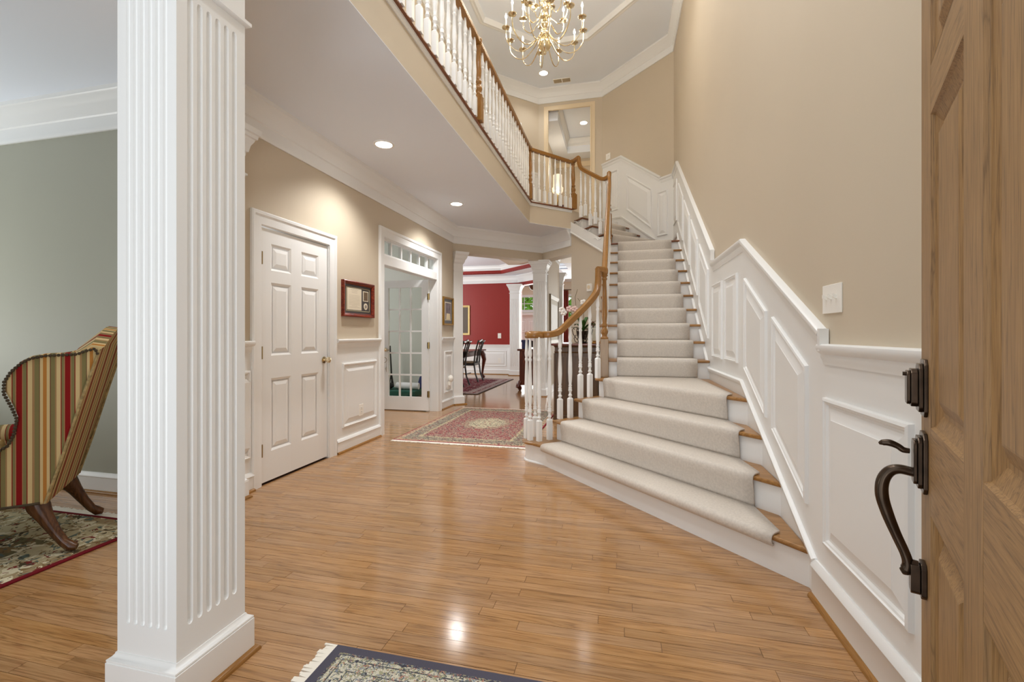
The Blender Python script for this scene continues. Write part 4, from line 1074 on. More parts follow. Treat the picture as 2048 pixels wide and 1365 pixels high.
def point_light(name, loc, power, color, r=.05):
    d = bpy.data.lights.new(name, 'POINT'); d.energy = power; d.color = color; d.shadow_soft_size = r
    o = bpy.data.objects.new(name, d); COL.objects.link(o); o.location = loc; return o
for k in range(4):
    a = PI / 4 + k * PI / 2
    point_light('chandelier_glow', (CHX + .5 * math.cos(a), CHY + .5 * math.sin(a), 5.08), 11, WARM, .12)

# ---- recessed downlights
def downlight(x, y, z, label, power, r=.075, col=SOFT):
    t = thing('downlight', label, 'light', (x, y, z - .012))
    MB().lathe([(r, -.001), (r + .004, -.006), (r + .02, -.006), (r + .024, -.001)], (x, y, z), 28, cap=False).build('trim_ring', DBL, t, smooth=True)
    MB().lathe([(.001, -.0035), (r + .002, -.0035)], (x, y, z), 28, cap=False).build('lens', DLITE, t, fixn=False)
    if power:
        d = bpy.data.lights.new('downlight_beam', 'SPOT'); d.energy = power; d.color = col; d.spot_size = math.radians(125); d.spot_blend = .7; d.shadow_soft_size = r
        o = bpy.data.objects.new('downlight_beam', d); COL.objects.link(o); o.location = (x, y, z - .03)
downlight(-2.193, 3.92, C1, 'round recessed downlight in the lower ceiling near the six-panel door', 78)
downlight(-2.214, 5.95, C1, 'round recessed downlight in the lower ceiling near the glazed doorway', 84)
downlight(-1.43, 8.6, C2, 'round recessed downlight in the high ceiling beside the air vent', 22)
downlight(-.80, 10.32, 5.97, 'round recessed downlight seen through the upstairs cased opening', 22)

for dx_, dy_, lb in ((.28, 2.3, 'round recessed downlight in the high ceiling above the lowest stairs'), (.28, 4.6, 'round recessed downlight in the high ceiling above the straight stair flight'),
                     (-.9, 1.5, 'round recessed downlight in the high ceiling above the entry'), (-2.1, 2.0, 'round recessed downlight in the high ceiling above the balcony walkway')):  # entry and walkway downlights are added out of view to brighten the hall
    downlight(dx_, dy_, C2, lb, 105, .075, (.96, .98, 1.0))
downlight(-2.2, 1.9, C1, 'round recessed downlight in the lower ceiling near the large fluted column', 60)  # added out of view, in line with the seen pair, for more light

# ================================================================== FRONT DOOR (open beside the camera)
PH = math.radians(22.5)
FR_FR = Frame((.137 * math.cos(PH), -.137 * math.sin(PH)), (math.sin(PH), math.cos(PH)), (-math.cos(PH), math.sin(PH)))
d3 = struct(thing('door_3', 'weathered brown oak front door with raised panels, standing open', 'door', FR_FR.p(.8, 0)))
RG = [(0, 0), (.004, -.006), (.024, -.013), (.027, -.0145), (.034, -.0145), (.056, -.004), (.059, -.0035)]
panel_door(d3, FR_FR, .365, 1.257, .012, 2.06, 0, [(.24, .86), (1.024, 1.61), (1.70, 1.93)], [(.48, .759), (.863, 1.142)], DOORW, DOORH, recess=.015, rings=RG)
def octp(fr, s_, z, w, h, c):
    return [fr(s_ - w + c, z - h), fr(s_ + w - c, z - h), fr(s_ + w, z - h + c), fr(s_ + w, z + h - c), fr(s_ + w - c, z + h), fr(s_ - w + c, z + h), fr(s_ - w, z + h - c), fr(s_ - w, z - h + c)]
def stepped(name, s_, z, layers, parent):
    mb = MB()
    for w, h, o0, o1 in layers:
        mb.slab([FR_FR.p(a, b_, o0) for a, b_ in octp(lambda a, b_: (a, b_), s_, z, w, h, min(w, h) * .35)], tuple(Vector((FR_FR.n[0], FR_FR.n[1], 0)) * (o1 - o0)))
    return mb.build(name, BRONZE, parent, bevel=.0015)
SH = 1.197
hs = stepped('deadbolt', SH, 1.094, [(.033, .056, 0, .006), (.027, .047, .006, .013), (.022, .037, .013, .024), (.019, .033, .024, .03)], d3)
mb = MB(); mb.tube([FR_FR.p(SH, 1.12, .03), FR_FR.p(SH, 1.12, .035)], .004, 8); mb.build('keyway', BRONZE, hs)
hp = stepped('handle_plate', SH, .9475, [(.033, .059, 0, .007), (.026, .05, .007, .014), (.02, .043, .014, .02)], d3)
def ctube(name, pts, rad, parent, seg=10):
    P = [Vector(FR_FR.p(SH, z, o)) for o, z in pts]; Q = []; R = []
    for i in range(len(P) - 1):
        p0, p1, p2, p3 = P[max(i - 1, 0)], P[i], P[i + 1], P[min(i + 2, len(P) - 1)]
        for k in range(5):
            t_ = k / 5; Q.append(tuple(0.5 * ((2 * p1) + (p2 - p0) * t_ + (2 * p0 - 5 * p1 + 4 * p2 - p3) * t_ ** 2 + (3 * p1 - p0 - 3 * p2 + p3) * t_ ** 3))); R.append(rad[i] + (rad[i + 1] - rad[i]) * t_)
    Q.append(tuple(P[-1])); R.append(rad[-1])
    return MB().tube(Q, R, seg).build(name, BRONZE, parent, smooth=True)
ctube('thumb_latch', [(.024, .966), (.034, .967), (.042, .973), (.055, .978), (.066, .977), (.072, .974)], [.005, .006, .006, .007, .006, .002], hp)
ctube('grip', [(.016, .924), (.04, .927), (.056, .919), (.066, .898), (.067, .868), (.058, .832), (.045, .795), (.032, .762), (.027, .742), (.029, .728), (.037, .722)], [.009, .0095, .0105, .0115, .012, .011, .0095, .009, .0095, .011, .006], hp)
ctube('grip_link', [(.012, .742), (.034, .744)], [.008, .008], hp)
stepped('lower_mount', SH, .716, [(.022, .034, 0, .009), (.017, .028, .009, .024)], d3)
for z in (.25, 1.05, 1.8):
    mb = MB(); mb.tube([FR_FR.p(.36, z - .05, .004), FR_FR.p(.36, z + .05, .004)], .008, 8); mb.build('hinge', BRONZE, d3, smooth=True)

# ================================================================== RUGS
NAVY, CRM, SAL, REDR, OLV, BRN, BLU, DKR = lin(48, 50, 66), lin(206, 196, 164), lin(196, 158, 126), lin(142, 44, 58), lin(128, 118, 82), lin(110, 76, 52), lin(92, 108, 124), lin(108, 26, 34)
def rug(name, x0, x1, y0, y1, label, mat, fringe=(), flen=.05, cat='rug', fmat=None):
    cx, cy = (x0 + x1) / 2, (y0 + y1) / 2
    t = thing(name, label, cat, (cx, cy, 0.001))
    mb = MB().box(x0, x1, y0, y1, .001, .011); o = mb.build('pile', mat, t, bevel=.003)
    o.location.z = 0
    fm = fmat or plain(name + '_fringe_cotton', lin(236, 231, 220), .95, spec=.1)
    for sd in fringe:
        mb = MB()
        a0, a1 = (x0, x1) if sd in 'NS' else (y0, y1)
        k = int((a1 - a0) / .0085)
        for i in range(k):
            a = a0 + (i + .5) * (a1 - a0) / k; j = random.uniform(-.006, .006); l_ = flen * random.uniform(.8, 1.1)
            if sd == 'S': mb.slab([(a - .005, y0, .002), (a + .005, y0, .002), (a + .004 + j, y0 - l_, .001), (a - .004 + j, y0 - l_, .001)], (0, 0, .006))
            if sd == 'N': mb.slab([(a - .005, y1, .002), (a + .005, y1, .002), (a + .004 + j, y1 + l_, .001), (a - .004 + j, y1 + l_, .001)], (0, 0, .006))
            if sd == 'W': mb.slab([(x0, a - .005, .002), (x0, a + .005, .002), (x0 - l_, a + .004 + j, .001), (x0 - l_, a - .004 + j, .001)], (0, 0, .006))
        f = mb.build('fringe', fm, t); f['kind'] = 'stuff'
    return t
rug('hall_rug', -2.49, -.945, 4.645, 6.93, 'red patterned hall rug with cream medallion and fringe in front of the glazed doorway',
    rugmat('red_medallion_rug', .7725, 1.1425, [(0, REDR), (.018, SAL), (.085, CRM), (.1, NAVY), (.11, lin(128, 120, 106)), (.27, lin(196, 182, 142)), (.32, lin(150, 70, 74)), (.34, lin(148, 62, 70))], lin(148, 62, 70),
           [(lin(188, 178, 150), 46, .54), (lin(44, 44, 54), 40, .585), (lin(158, 146, 132), 60, .585), (lin(140, 40, 60), 30, .62), (lin(112, 108, 106), 66, .6)], (.24, .3, lin(206, 196, 162), lin(166, 130, 110))), 'SN', .055)
rug('entry_rug', -1.05, .22, .78, 1.53, 'dark bordered floral entry mat with white fringe by the front door',
    rugmat('navy_border_mat', .635, .375, [(0, lin(84, 82, 94)), (.095, lin(76, 74, 86)), (.125, lin(204, 200, 180)), (.165, lin(72, 72, 80)), (.18, lin(206, 202, 184)), (.30, lin(84, 84, 90)), (.315, lin(208, 204, 188))], lin(208, 204, 188),
           [(lin(104, 108, 104), 52, .57), (lin(172, 122, 108), 56, .61), (lin(128, 136, 146), 64, .6), (lin(160, 158, 126), 70, .58), (lin(70, 70, 80), 60, .63)]), 'W', .05, 'mat')
rug('living_room_rug', -5.2, -2.83, -.1, 2.25, 'olive and cream floral rug with a dark red edge under the striped armchair',
    rugmat('olive_floral_rug', 1.185, 1.175, [(0, DKR), (.022, lin(150, 132, 100)), (.075, lin(176, 164, 132)), (.29, lin(104, 98, 70)), (.35, lin(120, 100, 70)), (.37, lin(108, 92, 66))], lin(108, 92, 66),
           [(lin(206, 198, 170), 9, .56), (lin(112, 44, 40), 11, .62), (lin(92, 104, 96), 12, .62), (lin(126, 104, 70), 14, .6), (lin(74, 64, 46), 18, .62)]), 'N', .06)
rug('dining_rug', -5.3, -2.72, 8.5, 11.6, 'red and grey dining room rug under the black chairs',
    rugmat('dining_rug_weave', 1.29, 1.55, [(0, lin(70, 60, 58)), (.02, lin(160, 140, 136)), (.1, lin(120, 40, 50)), (.13, lin(170, 150, 146)), (.24, lin(110, 40, 52))], lin(124, 44, 56), [(lin(170, 150, 146), 14, .58), (lin(60, 60, 72), 18, .62)]), '')

# ================================================================== PICTURES
def picture(fr, a0, a1, z0, z1, label, fmat, fw, mats, name='framed_picture', dep=.028, group=None):
    """mats: list of (inset from the frame's inner edge, material, name)"""
    t = thing(name, label, 'picture', fr.p((a0 + a1) / 2, z0))
    pr = [(0, 0), (dep, 0), (dep + .004, -fw * .2), (dep, -fw * .5), (dep - .01, -fw * .85), (dep - .014, -fw), (0, -fw)]
    MB().sweep([fr.p(a0, z0), fr.p(a0, z1), fr.p(a1, z1), fr.p(a1, z0)], (fr.n[0], fr.n[1], 0), pr, (1 if Vector((fr.n[0], fr.n[1], 0)).cross(Vector((0, 0, 1))).dot(Vector((fr.d[0], fr.d[1], 0))) < 0 else -1), closed=True).build('frame', fmat, t, smooth=False)
    for k, (i0, m_, nm) in enumerate(mats):
        q = fw + i0 - .001; mb = MB(); fbox(mb, fr, a0 + q, a1 - q, z0 + q, z1 - q, .004, .008 + .002 * k); mb.build(nm, m_, t)
    return t
PAPER = plain('aged_paper', lin(222, 212, 190), .7)
MATG = plain('dark_grey_mat_board', lin(74, 68, 68), .5)
INK = plain('faded_ink', lin(182, 170, 152), .7)
pt = picture(FR_L, 4.048, 4.635, 1.377, 1.752, 'mahogany framed certificate with a small photo beside the six-panel door', wood('mahogany_frame', [lin(70, 16, 10), lin(112, 34, 18), lin(136, 52, 26)], 'Y', .2), .038, [(0, MATG, 'mat_board')], dep=.034)
mb = MB(); mb.sweep([FR_L.p(4.12, 1.44), FR_L.p(4.12, 1.69), FR_L.p(4.565, 1.69), FR_L.p(4.565, 1.44)], (1, 0, 0), [(.008, 0), (.011, 0), (.011, -.005), (.008, -.005)], 1, closed=True); mb.build('gilt_fillet', plain('pale_fillet', lin(196, 186, 150), .4), pt)
mb = MB(); fbox(mb, FR_L, 4.135, 4.40, 1.452, 1.68, .008, .0125); ce = mb.build('certificate', PAPER, pt)
mb = MB()
for k in range(13):
    if k in (3,): continue
    w_ = .10 if k not in (0, 1, 2, 11) else (.05 if k else .07)
    fbox(mb, FR_L, 4.267 - w_, 4.267 + w_, 1.664 - k * .0155, 1.667 - k * .0155, .0124, .0128)
mb.build('lettering', INK, ce)
mb = MB(); fbox(mb, FR_L, 4.435, 4.535, 1.555, 1.665, .008, .012); ph = mb.build('photo_mount', PAPER, pt)
mb = MB(); fbox(mb, FR_L, 4.445, 4.525, 1.563, 1.657, .012, .0125); mb.build('photo_print', plain('small_photo', lin(120, 96, 70), .4, vary=.7, vscale=40), ph)
mb = MB(); mb.tube([FR_L.p(4.485, 1.498, .008), FR_L.p(4.485, 1.498, .013)], .036, 18); md = mb.build('medallion', PAPER, pt)
mb = MB(); mb.tube([FR_L.p(4.485, 1.498, .013), FR_L.p(4.485, 1.498, .0135)], .02, 14); mb.build('medallion_centre', plain('medal_grey', lin(150, 140, 130), .4, vary=.5, vscale=60), md)
pt = picture(FR_L, 6.735, 7.165, 1.338, 1.795, 'small gilt framed picture beside the pilaster', GOLD, .03, [(0, plain('slate_mat', lin(96, 96, 98), .5), 'outer_mat'), (.05, PAPER, 'inner_mat')])
ART = plain('muted_landscape_print', lin(132, 118, 126), .5, vary=.6, vscale=14)
mb = MB(); fbox(mb, FR_L, 6.835, 7.065, 1.43, 1.7, .0105, .0125); mb.build('print', ART, pt)
mb = MB(); mb.slab([FR_L.p(6.86, 1.43, .0125), FR_L.p(7.04, 1.43, .0125), FR_L.p(7.02, 1.53, .0125), FR_L.p(6.88, 1.53, .0125)], (.0006, 0, 0)); mb.build('pale_figure', plain('print_cream', lin(232, 216, 176), .5), pt)
pt = picture(FR_DW, -5.25, -4.375, 1.16, 2.05, 'gilt framed dark floral picture on the red dining wall', plain('pale_gilt', lin(206, 180, 118), .4, metal=.3), .06, [(0, plain('dark_taupe_mat', lin(92, 80, 68), .6), 'mat_board'), (.16, plain('floral_print', lin(130, 52, 60), .5, vary=.6, vscale=20), 'print')])
FR_P = Frame((-1.37, 0), (0, 1), (1, 0))
pt = picture(FR_P, 8.95, 10.25, .98, 2.0, 'tall dark and gilt framed pale picture on the passage wall', plain('dark_gilt', lin(104, 84, 52), .4, metal=.3), .09, [(0, plain('linen_mat', lin(196, 188, 168), .6), 'mat_board'), (.1, plain('pale_print', lin(214, 210, 200), .5, vary=.15, vscale=8), 'print')])

# ================================================================== WING CHAIR
ch = thing('wing_chair', 'striped wingback armchair with dark wooden legs on the olive rug', 'armchair', (-3.135, 2.04, .017), math.radians(135))
WX = .31
side = [(.078, .275), (.02, .5), (-.06, .82), (-.129, 1.085), (-.119, 1.112), (-.079, 1.10), (-.045, 1.083), (0, 1.081), (.079, 1.078), (.133, 1.066), (.168, 1.043), (.207, .998), (.231, .947), (.233, .888), (.204, .813), (.185, .751), (.197, .669), (.218, .617), (.262, .585), (.40, .57), (.60, .575), (.69, .55), (.72, .48), (.70, .275)]
for sx in (-1, 1):
    x0 = sx * WX; x1 = sx * (WX - .07)
    mb = MB().slab([(x0, y_, z) for y_, z in side], (x1 - x0, 0, 0)); o = mb.build('wing', STR_Y, ch, local=True, bevel=.012)
    mb = MB(); pth = [Vector((x0 + sx * .004, y_, z - .012)) for y_, z in side[3:20]]; acc = 0.0
    for i_ in range(len(pth) - 1):
        seg = pth[i_ + 1] - pth[i_]; L_ = seg.length
        while acc < L_: mb.sphere(tuple(pth[i_] + seg * (acc / L_)), .0085, 6, 4); acc += .0165
        acc -= L_
    mb.build('braid', CORD, o, local=True, smooth=True)
    mb = MB().tube([(x0 + sx * .003, .7, .285), (x0 + sx * .003, .1, .285)], .007, 6); mb.build('lower_braid', CORD, o, local=True, smooth=True)
    mb = MB(); pr = [(.085, .28), (.02, .51), (-.06, .825), (-.132, 1.09)]
    mb.tube([(x0 + sx * .001, y_ - .004, z) for y_, z in pr], .007, 6); mb.build('welt', plain('striped_welt', lin(190, 168, 118), .9, vary=.6, vscale=50) if sx < 0 else MATS['striped_welt'], o, local=True, smooth=True)
# back: slanted, crowned top
rows = []
for k in range(9):
    f = k / 8; x = -WX + .012 + (2 * WX - .024) * f; cr = math.sin(PI * f) * .11
    rows.append([(x, .078, .275), (x, .02, .5), (x, -.06, .82), (x, -.132, 1.09 + cr * .3), (x, -.155 - cr * .2, 1.11 + cr), (x, -.10 - cr * .2, 1.12 + cr), (x, -.02, 1.06 + cr * .6), (x, .05, .82), (x, .12, .5), (x, .16, .3)])
mb = MB().grid(rows); mb.f.append(tuple(range(10))); mb.f.append(tuple(80 + q for q in range(10)))
bk = mb.build('backrest', STR_X, ch, local=True, smooth=True)
MB().box(-WX + .06, WX - .06, .1, .70, .28, .40).build('seat_base', STR_X, ch, local=True, bevel=.01)
MB().box(-WX + .075, WX - .075, .13, .72, .40, .53).build('seat_cushion', STR_X, ch, local=True, bevel=.03)
MB().slab([(-.2, .14, .54), (.2, .14, .54), (.2, .04, .86), (-.2, .04, .86)], (0, .1, .03)).build('pillow', plain('dark_red_pillow', lin(116, 22, 22), .9), ch, local=True, bevel=.03)
for sx in (-1, 1):
    x0 = sx * WX
    mb = MB().tube([(x0 - sx * .035, .25, .585), (x0 - sx * .03, .45, .575), (x0 - sx * .03, .68, .575), (x0 - sx * .03, .74, .56)], [.05, .058, .06, .05], 12); mb.build('arm_roll', STR_Y, ch, local=True, smooth=True)
    mb = MB().tube([(sx * .245, .135, .30), (sx * .25, .12, .25), (sx * .265, .09, .19), (sx * .275, .05, .11), (sx * .283, .015, .05), (sx * .29, -.015, .022), (sx * .295, -.04, .014)], [.05, .05, .036, .027, .024, .028, .018], 10); mb.build('leg', LEGW, ch, local=True, smooth=True)
    mb = MB().tube([(sx * .25, .66, .30), (sx * .265, .68, .22), (sx * .27, .68, .12), (sx * .275, .67, .05), (sx * .285, .69, .018)], [.045, .042, .026, .02, .032], 10); mb.build('leg', LEGW, ch, local=True, smooth=True)

# ================================================================== UNDER-STAIR CABINET AND ORCHID
cb = thing('sideboard', 'dark walnut sideboard standing beside the stairs', 'cabinet', (-.59, 6.65, 0))
MB().box(-.885, -.29, 6.27, 7.1, .06, .93).build('carcass', DARKW, cb, bevel=.004)
MB().box(-.905, -.27, 6.25, 7.12, 0, .07).build('plinth', DARKW, cb, bevel=.006)
MB().sweep([(-.885, 6.27, .93), (-.29, 6.27, .93), (-.29, 7.1, .93), (-.885, 7.1, .93)], (0, 0, 1), [(0, -.02), (0, .0), (.02, .006), (.03, .0), (.08, .0), (.1, .012), (.108, .022), (.108, -.02)], -1, closed=True).build('cornice', DARKW, cb)
MB().box(-.93, -.25, 6.225, 7.14, 1.036, 1.064).build('top', MAHOG, cb, bevel=.006)
MB().box(-.83, -.35, 6.262, 6.27, .14, .88).build('end_panel', DARKW, cb, bevel=.003)
MB().box(-.897, -.872, 6.258, 6.285, .07, .93).build('corner_post', DARKW, cb, bevel=.003)
IRON = plain('scrolled_dark_metal', lin(72, 62, 54), .35, metal=.8)
LEAF = plain('orchid_leaf', lin(64, 104, 44), .45, vary=.3, vscale=12)
PETAL = plain('white_petal', lin(240, 236, 230), .7)
PINKP = plain('pale_pink_petal', lin(224, 196, 190), .7)
oc = thing('orchid_arrangement', 'white orchids in a scrolled metal planter on the sideboard', 'flowers', (-.52, 6.5, 1.064))
mb = MB().lathe([(.06, 0), (.07, .01), (.03, .03), (.025, .06), (.05, .09), (.075, .13), (.08, .17), (.085, .175), (.07, .178)], (-.52, 6.5, 1.064), 16); mb.build('planter', IRON, oc, smooth=True)
for k in range(6):
    a = PI * k / 3; mb = MB().tube([(-.52 + r * math.cos(a), 6.5 + r * math.sin(a), 1.064 + z) for r, z in ((.05, .007), (.10, .02), (.12, .07), (.09, .12), (.06, .09), (.075, .05), (.13, .13), (.145, .19), (.125, .215), (.11, .195))], .006, 6); mb.build('scroll', IRON, oc, smooth=True)
for k in range(13):
    a = 2.39 * k; l_ = .13 + .05 * (k % 3); up_ = .06 + .05 * (k % 4); mb = MB(); b0 = Vector((-.52, 6.5, 1.23)); dr = Vector((math.cos(a), math.sin(a), 0)); sd = Vector((-dr.y, dr.x, 0))
    rows = []
    for q in range(6):
        f = q / 5; c_ = b0 + dr * (l_ * f) + Vector((0, 0, up_ * math.sin(f * 2.2))); w_ = .028 * math.sin(PI * min(.98, .12 + f * .86)); rows.append([tuple(c_ - sd * w_ + Vector((0, 0, .006))), tuple(c_), tuple(c_ + sd * w_ + Vector((0, 0, .006)))])
    mb.grid(rows).build('leaf', LEAF, oc, smooth=True)
STEM = plain('thin_stem', lin(120, 104, 74), .7)
def blossom(x, y, z, m_, s_=.045):
    mb = MB()
    for q in range(5):
        a = 2 * PI * q / 5; mb.sphere((x + s_ * .55 * math.cos(a), y - .01, z + s_ * .55 * math.sin(a)), s_ * .55, 8, 5, .9)
    mb.build('blossom', m_, oc, smooth=True)
for pts, bl in (([(-.52, 6.5, 1.22), (-.58, 6.48, 1.4), (-.70, 6.45, 1.52), (-.80, 6.43, 1.53)], [(-.80, 6.42, 1.54, 0), (-.775, 6.42, 1.50, 0), (-.70, 6.44, 1.55, 1)]),
                ([(-.52, 6.5, 1.22), (-.5, 6.48, 1.45), (-.52, 6.45, 1.62), (-.58, 6.43, 1.7)], [(-.50, 6.43, 1.64, 0), (-.47, 6.43, 1.60, 0), (-.62, 6.43, 1.55, 1)]),
                ([(-.52, 6.5, 1.22), (-.6, 6.48, 1.5), (-.62, 6.46, 1.72), (-.585, 6.45, 1.83)], []),
                ([(-.52, 6.5, 1.22), (-.42, 6.48, 1.34), (-.33, 6.46, 1.38), (-.27, 6.45, 1.33)], [(-.38, 6.44, 1.33, 2)])):
    MB().tube(pts, .004, 6).build('stem', STEM, oc, smooth=True)
    for x, y_, z, c_ in bl: blossom(x, y_, z, (PETAL, PINKP, LEGW)[c_])
vs_ = thing('glass_hurricane_vase', 'clear glass cylinder vase on a wooden foot at the end of the sideboard', 'vase', (-.335, 6.32, 1.064))
MB().lathe([(.04, 0), (.045, .01), (.03, .025), (.035, .04)], (-.335, 6.32, 1.064), 16).build('foot', OAKZ, vs_, smooth=True)
MB().lathe([(.045, .04), (.055, .06), (.055, .25), (.052, .25), (.05, .06)], (-.335, 6.32, 1.064), 20, cap=False).build('glass', GLASS, vs_, smooth=True)

# ================================================================== STUDY THINGS SEEN THROUGH THE GLAZED DOOR
bn = thing('storage_bench', 'low bench with a green cushion seen through the glazed door', 'bench', (-3.22, 7.2, 0))
MB().box(-3.62, -2.92, 6.98, 7.42, .03, .14).build('bench_box', plain('brown_bench', lin(112, 92, 74), .5), bn, bevel=.006)
for x in (-3.6, -2.98):
    for y_ in (7.0, 7.36): MB().box(x, x + .04, y_, y_ + .04, 0, .04).build('leg', DARKW, bn)
MB().box(-3.62, -2.9, 6.97, 7.43, .14, .24).build('cushion', plain('green_cushion', lin(26, 84, 70), .9), bn, bevel=.02)
rt = thing('rolled_blanket', 'rolled white blanket lying on the green bench cushion', 'blanket', (-3.2, 7.2, .37))
MB().tube([(-3.34, 7.16, .435), (-3.2, 7.16, .432), (-3.0, 7.16, .43), (-2.93, 7.17, .43)], [.055, .062, .06, .056], 14).build('roll', plain('white_towelling', lin(236, 234, 236), .95), rt, smooth=True)
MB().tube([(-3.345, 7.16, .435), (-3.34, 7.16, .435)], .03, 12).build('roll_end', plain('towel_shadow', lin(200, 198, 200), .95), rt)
bgx = thing('black_bag', 'soft black bag slumped on the green bench cushion', 'bag', (-3.48, 7.12, .372))
MB().sphere((-3.48, 7.12, .432), .1, 14, 9, .58).build('bag_body', plain('black_nylon', lin(28, 26, 30), .6), bgx, smooth=True)
MB().tube([(-3.54, 7.08, .45), (-3.52, 7.05, .51), (-3.47, 7.04, .53), (-3.43, 7.06, .45)], .008, 6).build('strap', MATS['black_nylon'], bgx, smooth=True)
MB().slab([(-3.62, 7.05, .39), (-3.53, 7.03, .39), (-3.55, 7.05, .58), (-3.63, 7.07, .56)], (.01, .05, 0)).build('folded_papers', PAPER, bgx)
tp = thing('tripod_stand', 'slim black stand leaning by the study wall behind the glazed door', 'stand', (-3.62, 7.55, 0))
MB().tube([(-3.62, 7.54, 0.01), (-3.66, 7.56, .5), (-3.69, 7.57, .98)], [.014, .016, .012], 8).build('pole', BLACKL, tp, smooth=True)
MB().tube([(-3.66, 7.56, .5), (-3.60, 7.52, .3), (-3.56, 7.50, .01)], .009, 6).build('leg', BLACKL, tp, smooth=True)
MB().tube([(-3.66, 7.56, .5), (-3.69, 7.56, .3), (-3.7, 7.6, .01)], .009, 6).build('leg', BLACKL, tp, smooth=True)
bb = thing('blue_cushion', 'dark blue cushion propped on the green bench', 'cushion', (-2.97, 7.33, .37))
MB().slab([(-3.05, 7.30, .375), (-2.91, 7.30, .375), (-2.90, 7.38, .58), (-3.02, 7.38, .58)], (0, .05, .0)).build('cushion_body', plain('navy_cloth', lin(40, 46, 92), .9), bb, bevel=.02)

for o_, dz_ in ((bn, 0), (rt, -.13), (bgx, -.13), (tp, 0), (bb, -.13)):
    o_.location.x -= .42; o_.location.z += dz_

# ================================================================== DINING ROOM FURNITURE
tb = thing('dining_table', 'mahogany dining table with carved cabriole legs on the dining rug', 'table', (-4.05, 10.2, .02))
MB().box(-4.6, -3.5, 8.75, 11.68, .73, .77).build('tabletop', MAHOG, tb, bevel=.01)
MB().box(-4.5, -3.58, 8.85, 11.58, .62, .73).build('apron', MAHOG, tb)
for x in (-4.5, -3.56):
    for y_ in (8.9, 11.5):
        sx = 1 if x > -4 else -1; sy = 1 if y_ > 10 else -1
        MB().tube([(x - sx * .02, y_, .72), (x + sx * .03, y_ + sy * .01, .62), (x + sx * .05, y_ + sy * .02, .5), (x + sx * .02, y_ + sy * .02, .3), (x, y_ + sy * .01, .12), (x + sx * .02, y_ + sy * .02, .05), (x + sx * .05, y_ + sy * .04, .035)], [.06, .07, .055, .035, .028, .045, .04], 10).build('leg', MAHOG, tb, smooth=True)
tb.location.z += .016
def dining_chair(x, y, label, first=None):
    t = thing('dining_chair', label, 'chair', (x, y, .023), PI / 2, 'black carved dining chairs')
    if first:
        for c_ in first.children:
            d_ = c_.copy(); COL.objects.link(d_); d_.parent = t
        return t
    for sx in (-1, 1):
        MB().tube([(sx * .21, -.33, .0), (sx * .2, -.255, .2), (sx * .2, -.22, .44), (sx * .205, -.25, .7), (sx * .225, -.32, .94), (sx * .235, -.35, 1.02)], [.02, .019, .022, .02, .019, .022], 8).build('back_post', BLACKL, t, local=True, smooth=True)
        MB().tube([(sx * .25, .22, .44), (sx * .27, .25, .36), (sx * .26, .24, .2), (sx * .255, .23, .07), (sx * .265, .26, .03), (sx * .265, .27, .0)], [.03, .034, .022, .017, .03, .026], 8).build('front_leg', BLACKL, t, local=True, smooth=True)
    MB().tube([(-.27, -.355, 1.0), (-.2, -.345, .985), (-.08, -.345, 1.0), (0, -.35, 1.025), (.08, -.345, 1.0), (.2, -.345, .985), (.27, -.355, 1.0)], [.014, .026, .024, .028, .024, .026, .014], 8).build('crest_rail', BLACKL, t, local=True, smooth=True)
    sp = [(0, -.345, .985), (0, -.31, .86), (0, -.27, .72), (0, -.235, .56), (0, -.222, .46)]
    for ofs in ((.09, .05, .08, .03, .06), (.035, .075, .02, .06, .03), (-.035, -.075, -.02, -.06, -.03), (-.09, -.05, -.08, -.03, -.06)):
        MB().tube([(o_, p_[1], p_[2]) for o_, p_ in zip(ofs, sp)], [.013, .012, .014, .012, .016], 6).build('splat_strap', BLACKL, t, local=True, smooth=True)
    MB().prism([(-.21, -.23), (.21, -.23), (.265, .25), (-.265, .25)], .40, .45).build('seat_rail', BLACKL, t, local=True, bevel=.006)
    MB().prism([(-.195, -.21), (.195, -.21), (.245, .235), (-.245, .235)], .45, .49).build('seat_pad', plain('cream_seat_cloth', lin(206, 188, 160), .9), t, local=True, bevel=.02)
    MB().box(-.2, .2, -.01, .01, .17, .2).build('stretcher', BLACKL, t, local=True)
    return t
dcA = dining_chair(-3.68, 10.71, 'black carved dining chair next to the table leg at the far end of the table')
dcB = dining_chair(-3.68, 9.65, 'black carved dining chair partly hidden by the white pilaster', dcA)
bf = thing('buffet', 'mahogany buffet with carved bracket feet behind the fluted column', 'cabinet', (-1.85, 9.8, 0))
MB().box(-2.06, -1.56, 9.3, 10.5, .12, .84).build('carcass', MAHOG, bf, bevel=.004)
MB().box(-2.1, -1.54, 9.26, 10.52, .84, .88).build('top', MAHOG, bf, bevel=.006)
for x, sx in ((-2.04, -1), (-1.68, 1)):
    for y_, sy in ((9.33, -1), (10.46, 1)):
        MB().tube([(x, y_, .2), (x + sx * .03, y_ + sy * .02, .15), (x + sx * .05, y_ + sy * .03, .09), (x, y_, .045), (x + sx * .03, y_ + sy * .02, .02)], [.04, .05, .06, .03, .05], 8).build('foot', MAHOG, bf, smooth=True)
for k in range(3): MB().box(-2.066, -2.06, 9.36 + k * .37, 9.7 + k * .37, .18, .8).build('door_panel', MAHOG, bf, bevel=.003)
bx = thing('blue_box', 'dark blue box standing on the mahogany buffet', 'box', (-1.95, 9.45, .88))
MB().box(-2.03, -1.86, 9.4, 9.55, .88, 1.06).build('box_body', plain('navy_card', lin(46, 48, 96), .6), bx, bevel=.004)
MB().box(-2.04, -1.85, 9.39, 9.56, 1.02, 1.07).build('lid', MATS['navy_card'], bx, bevel=.004)

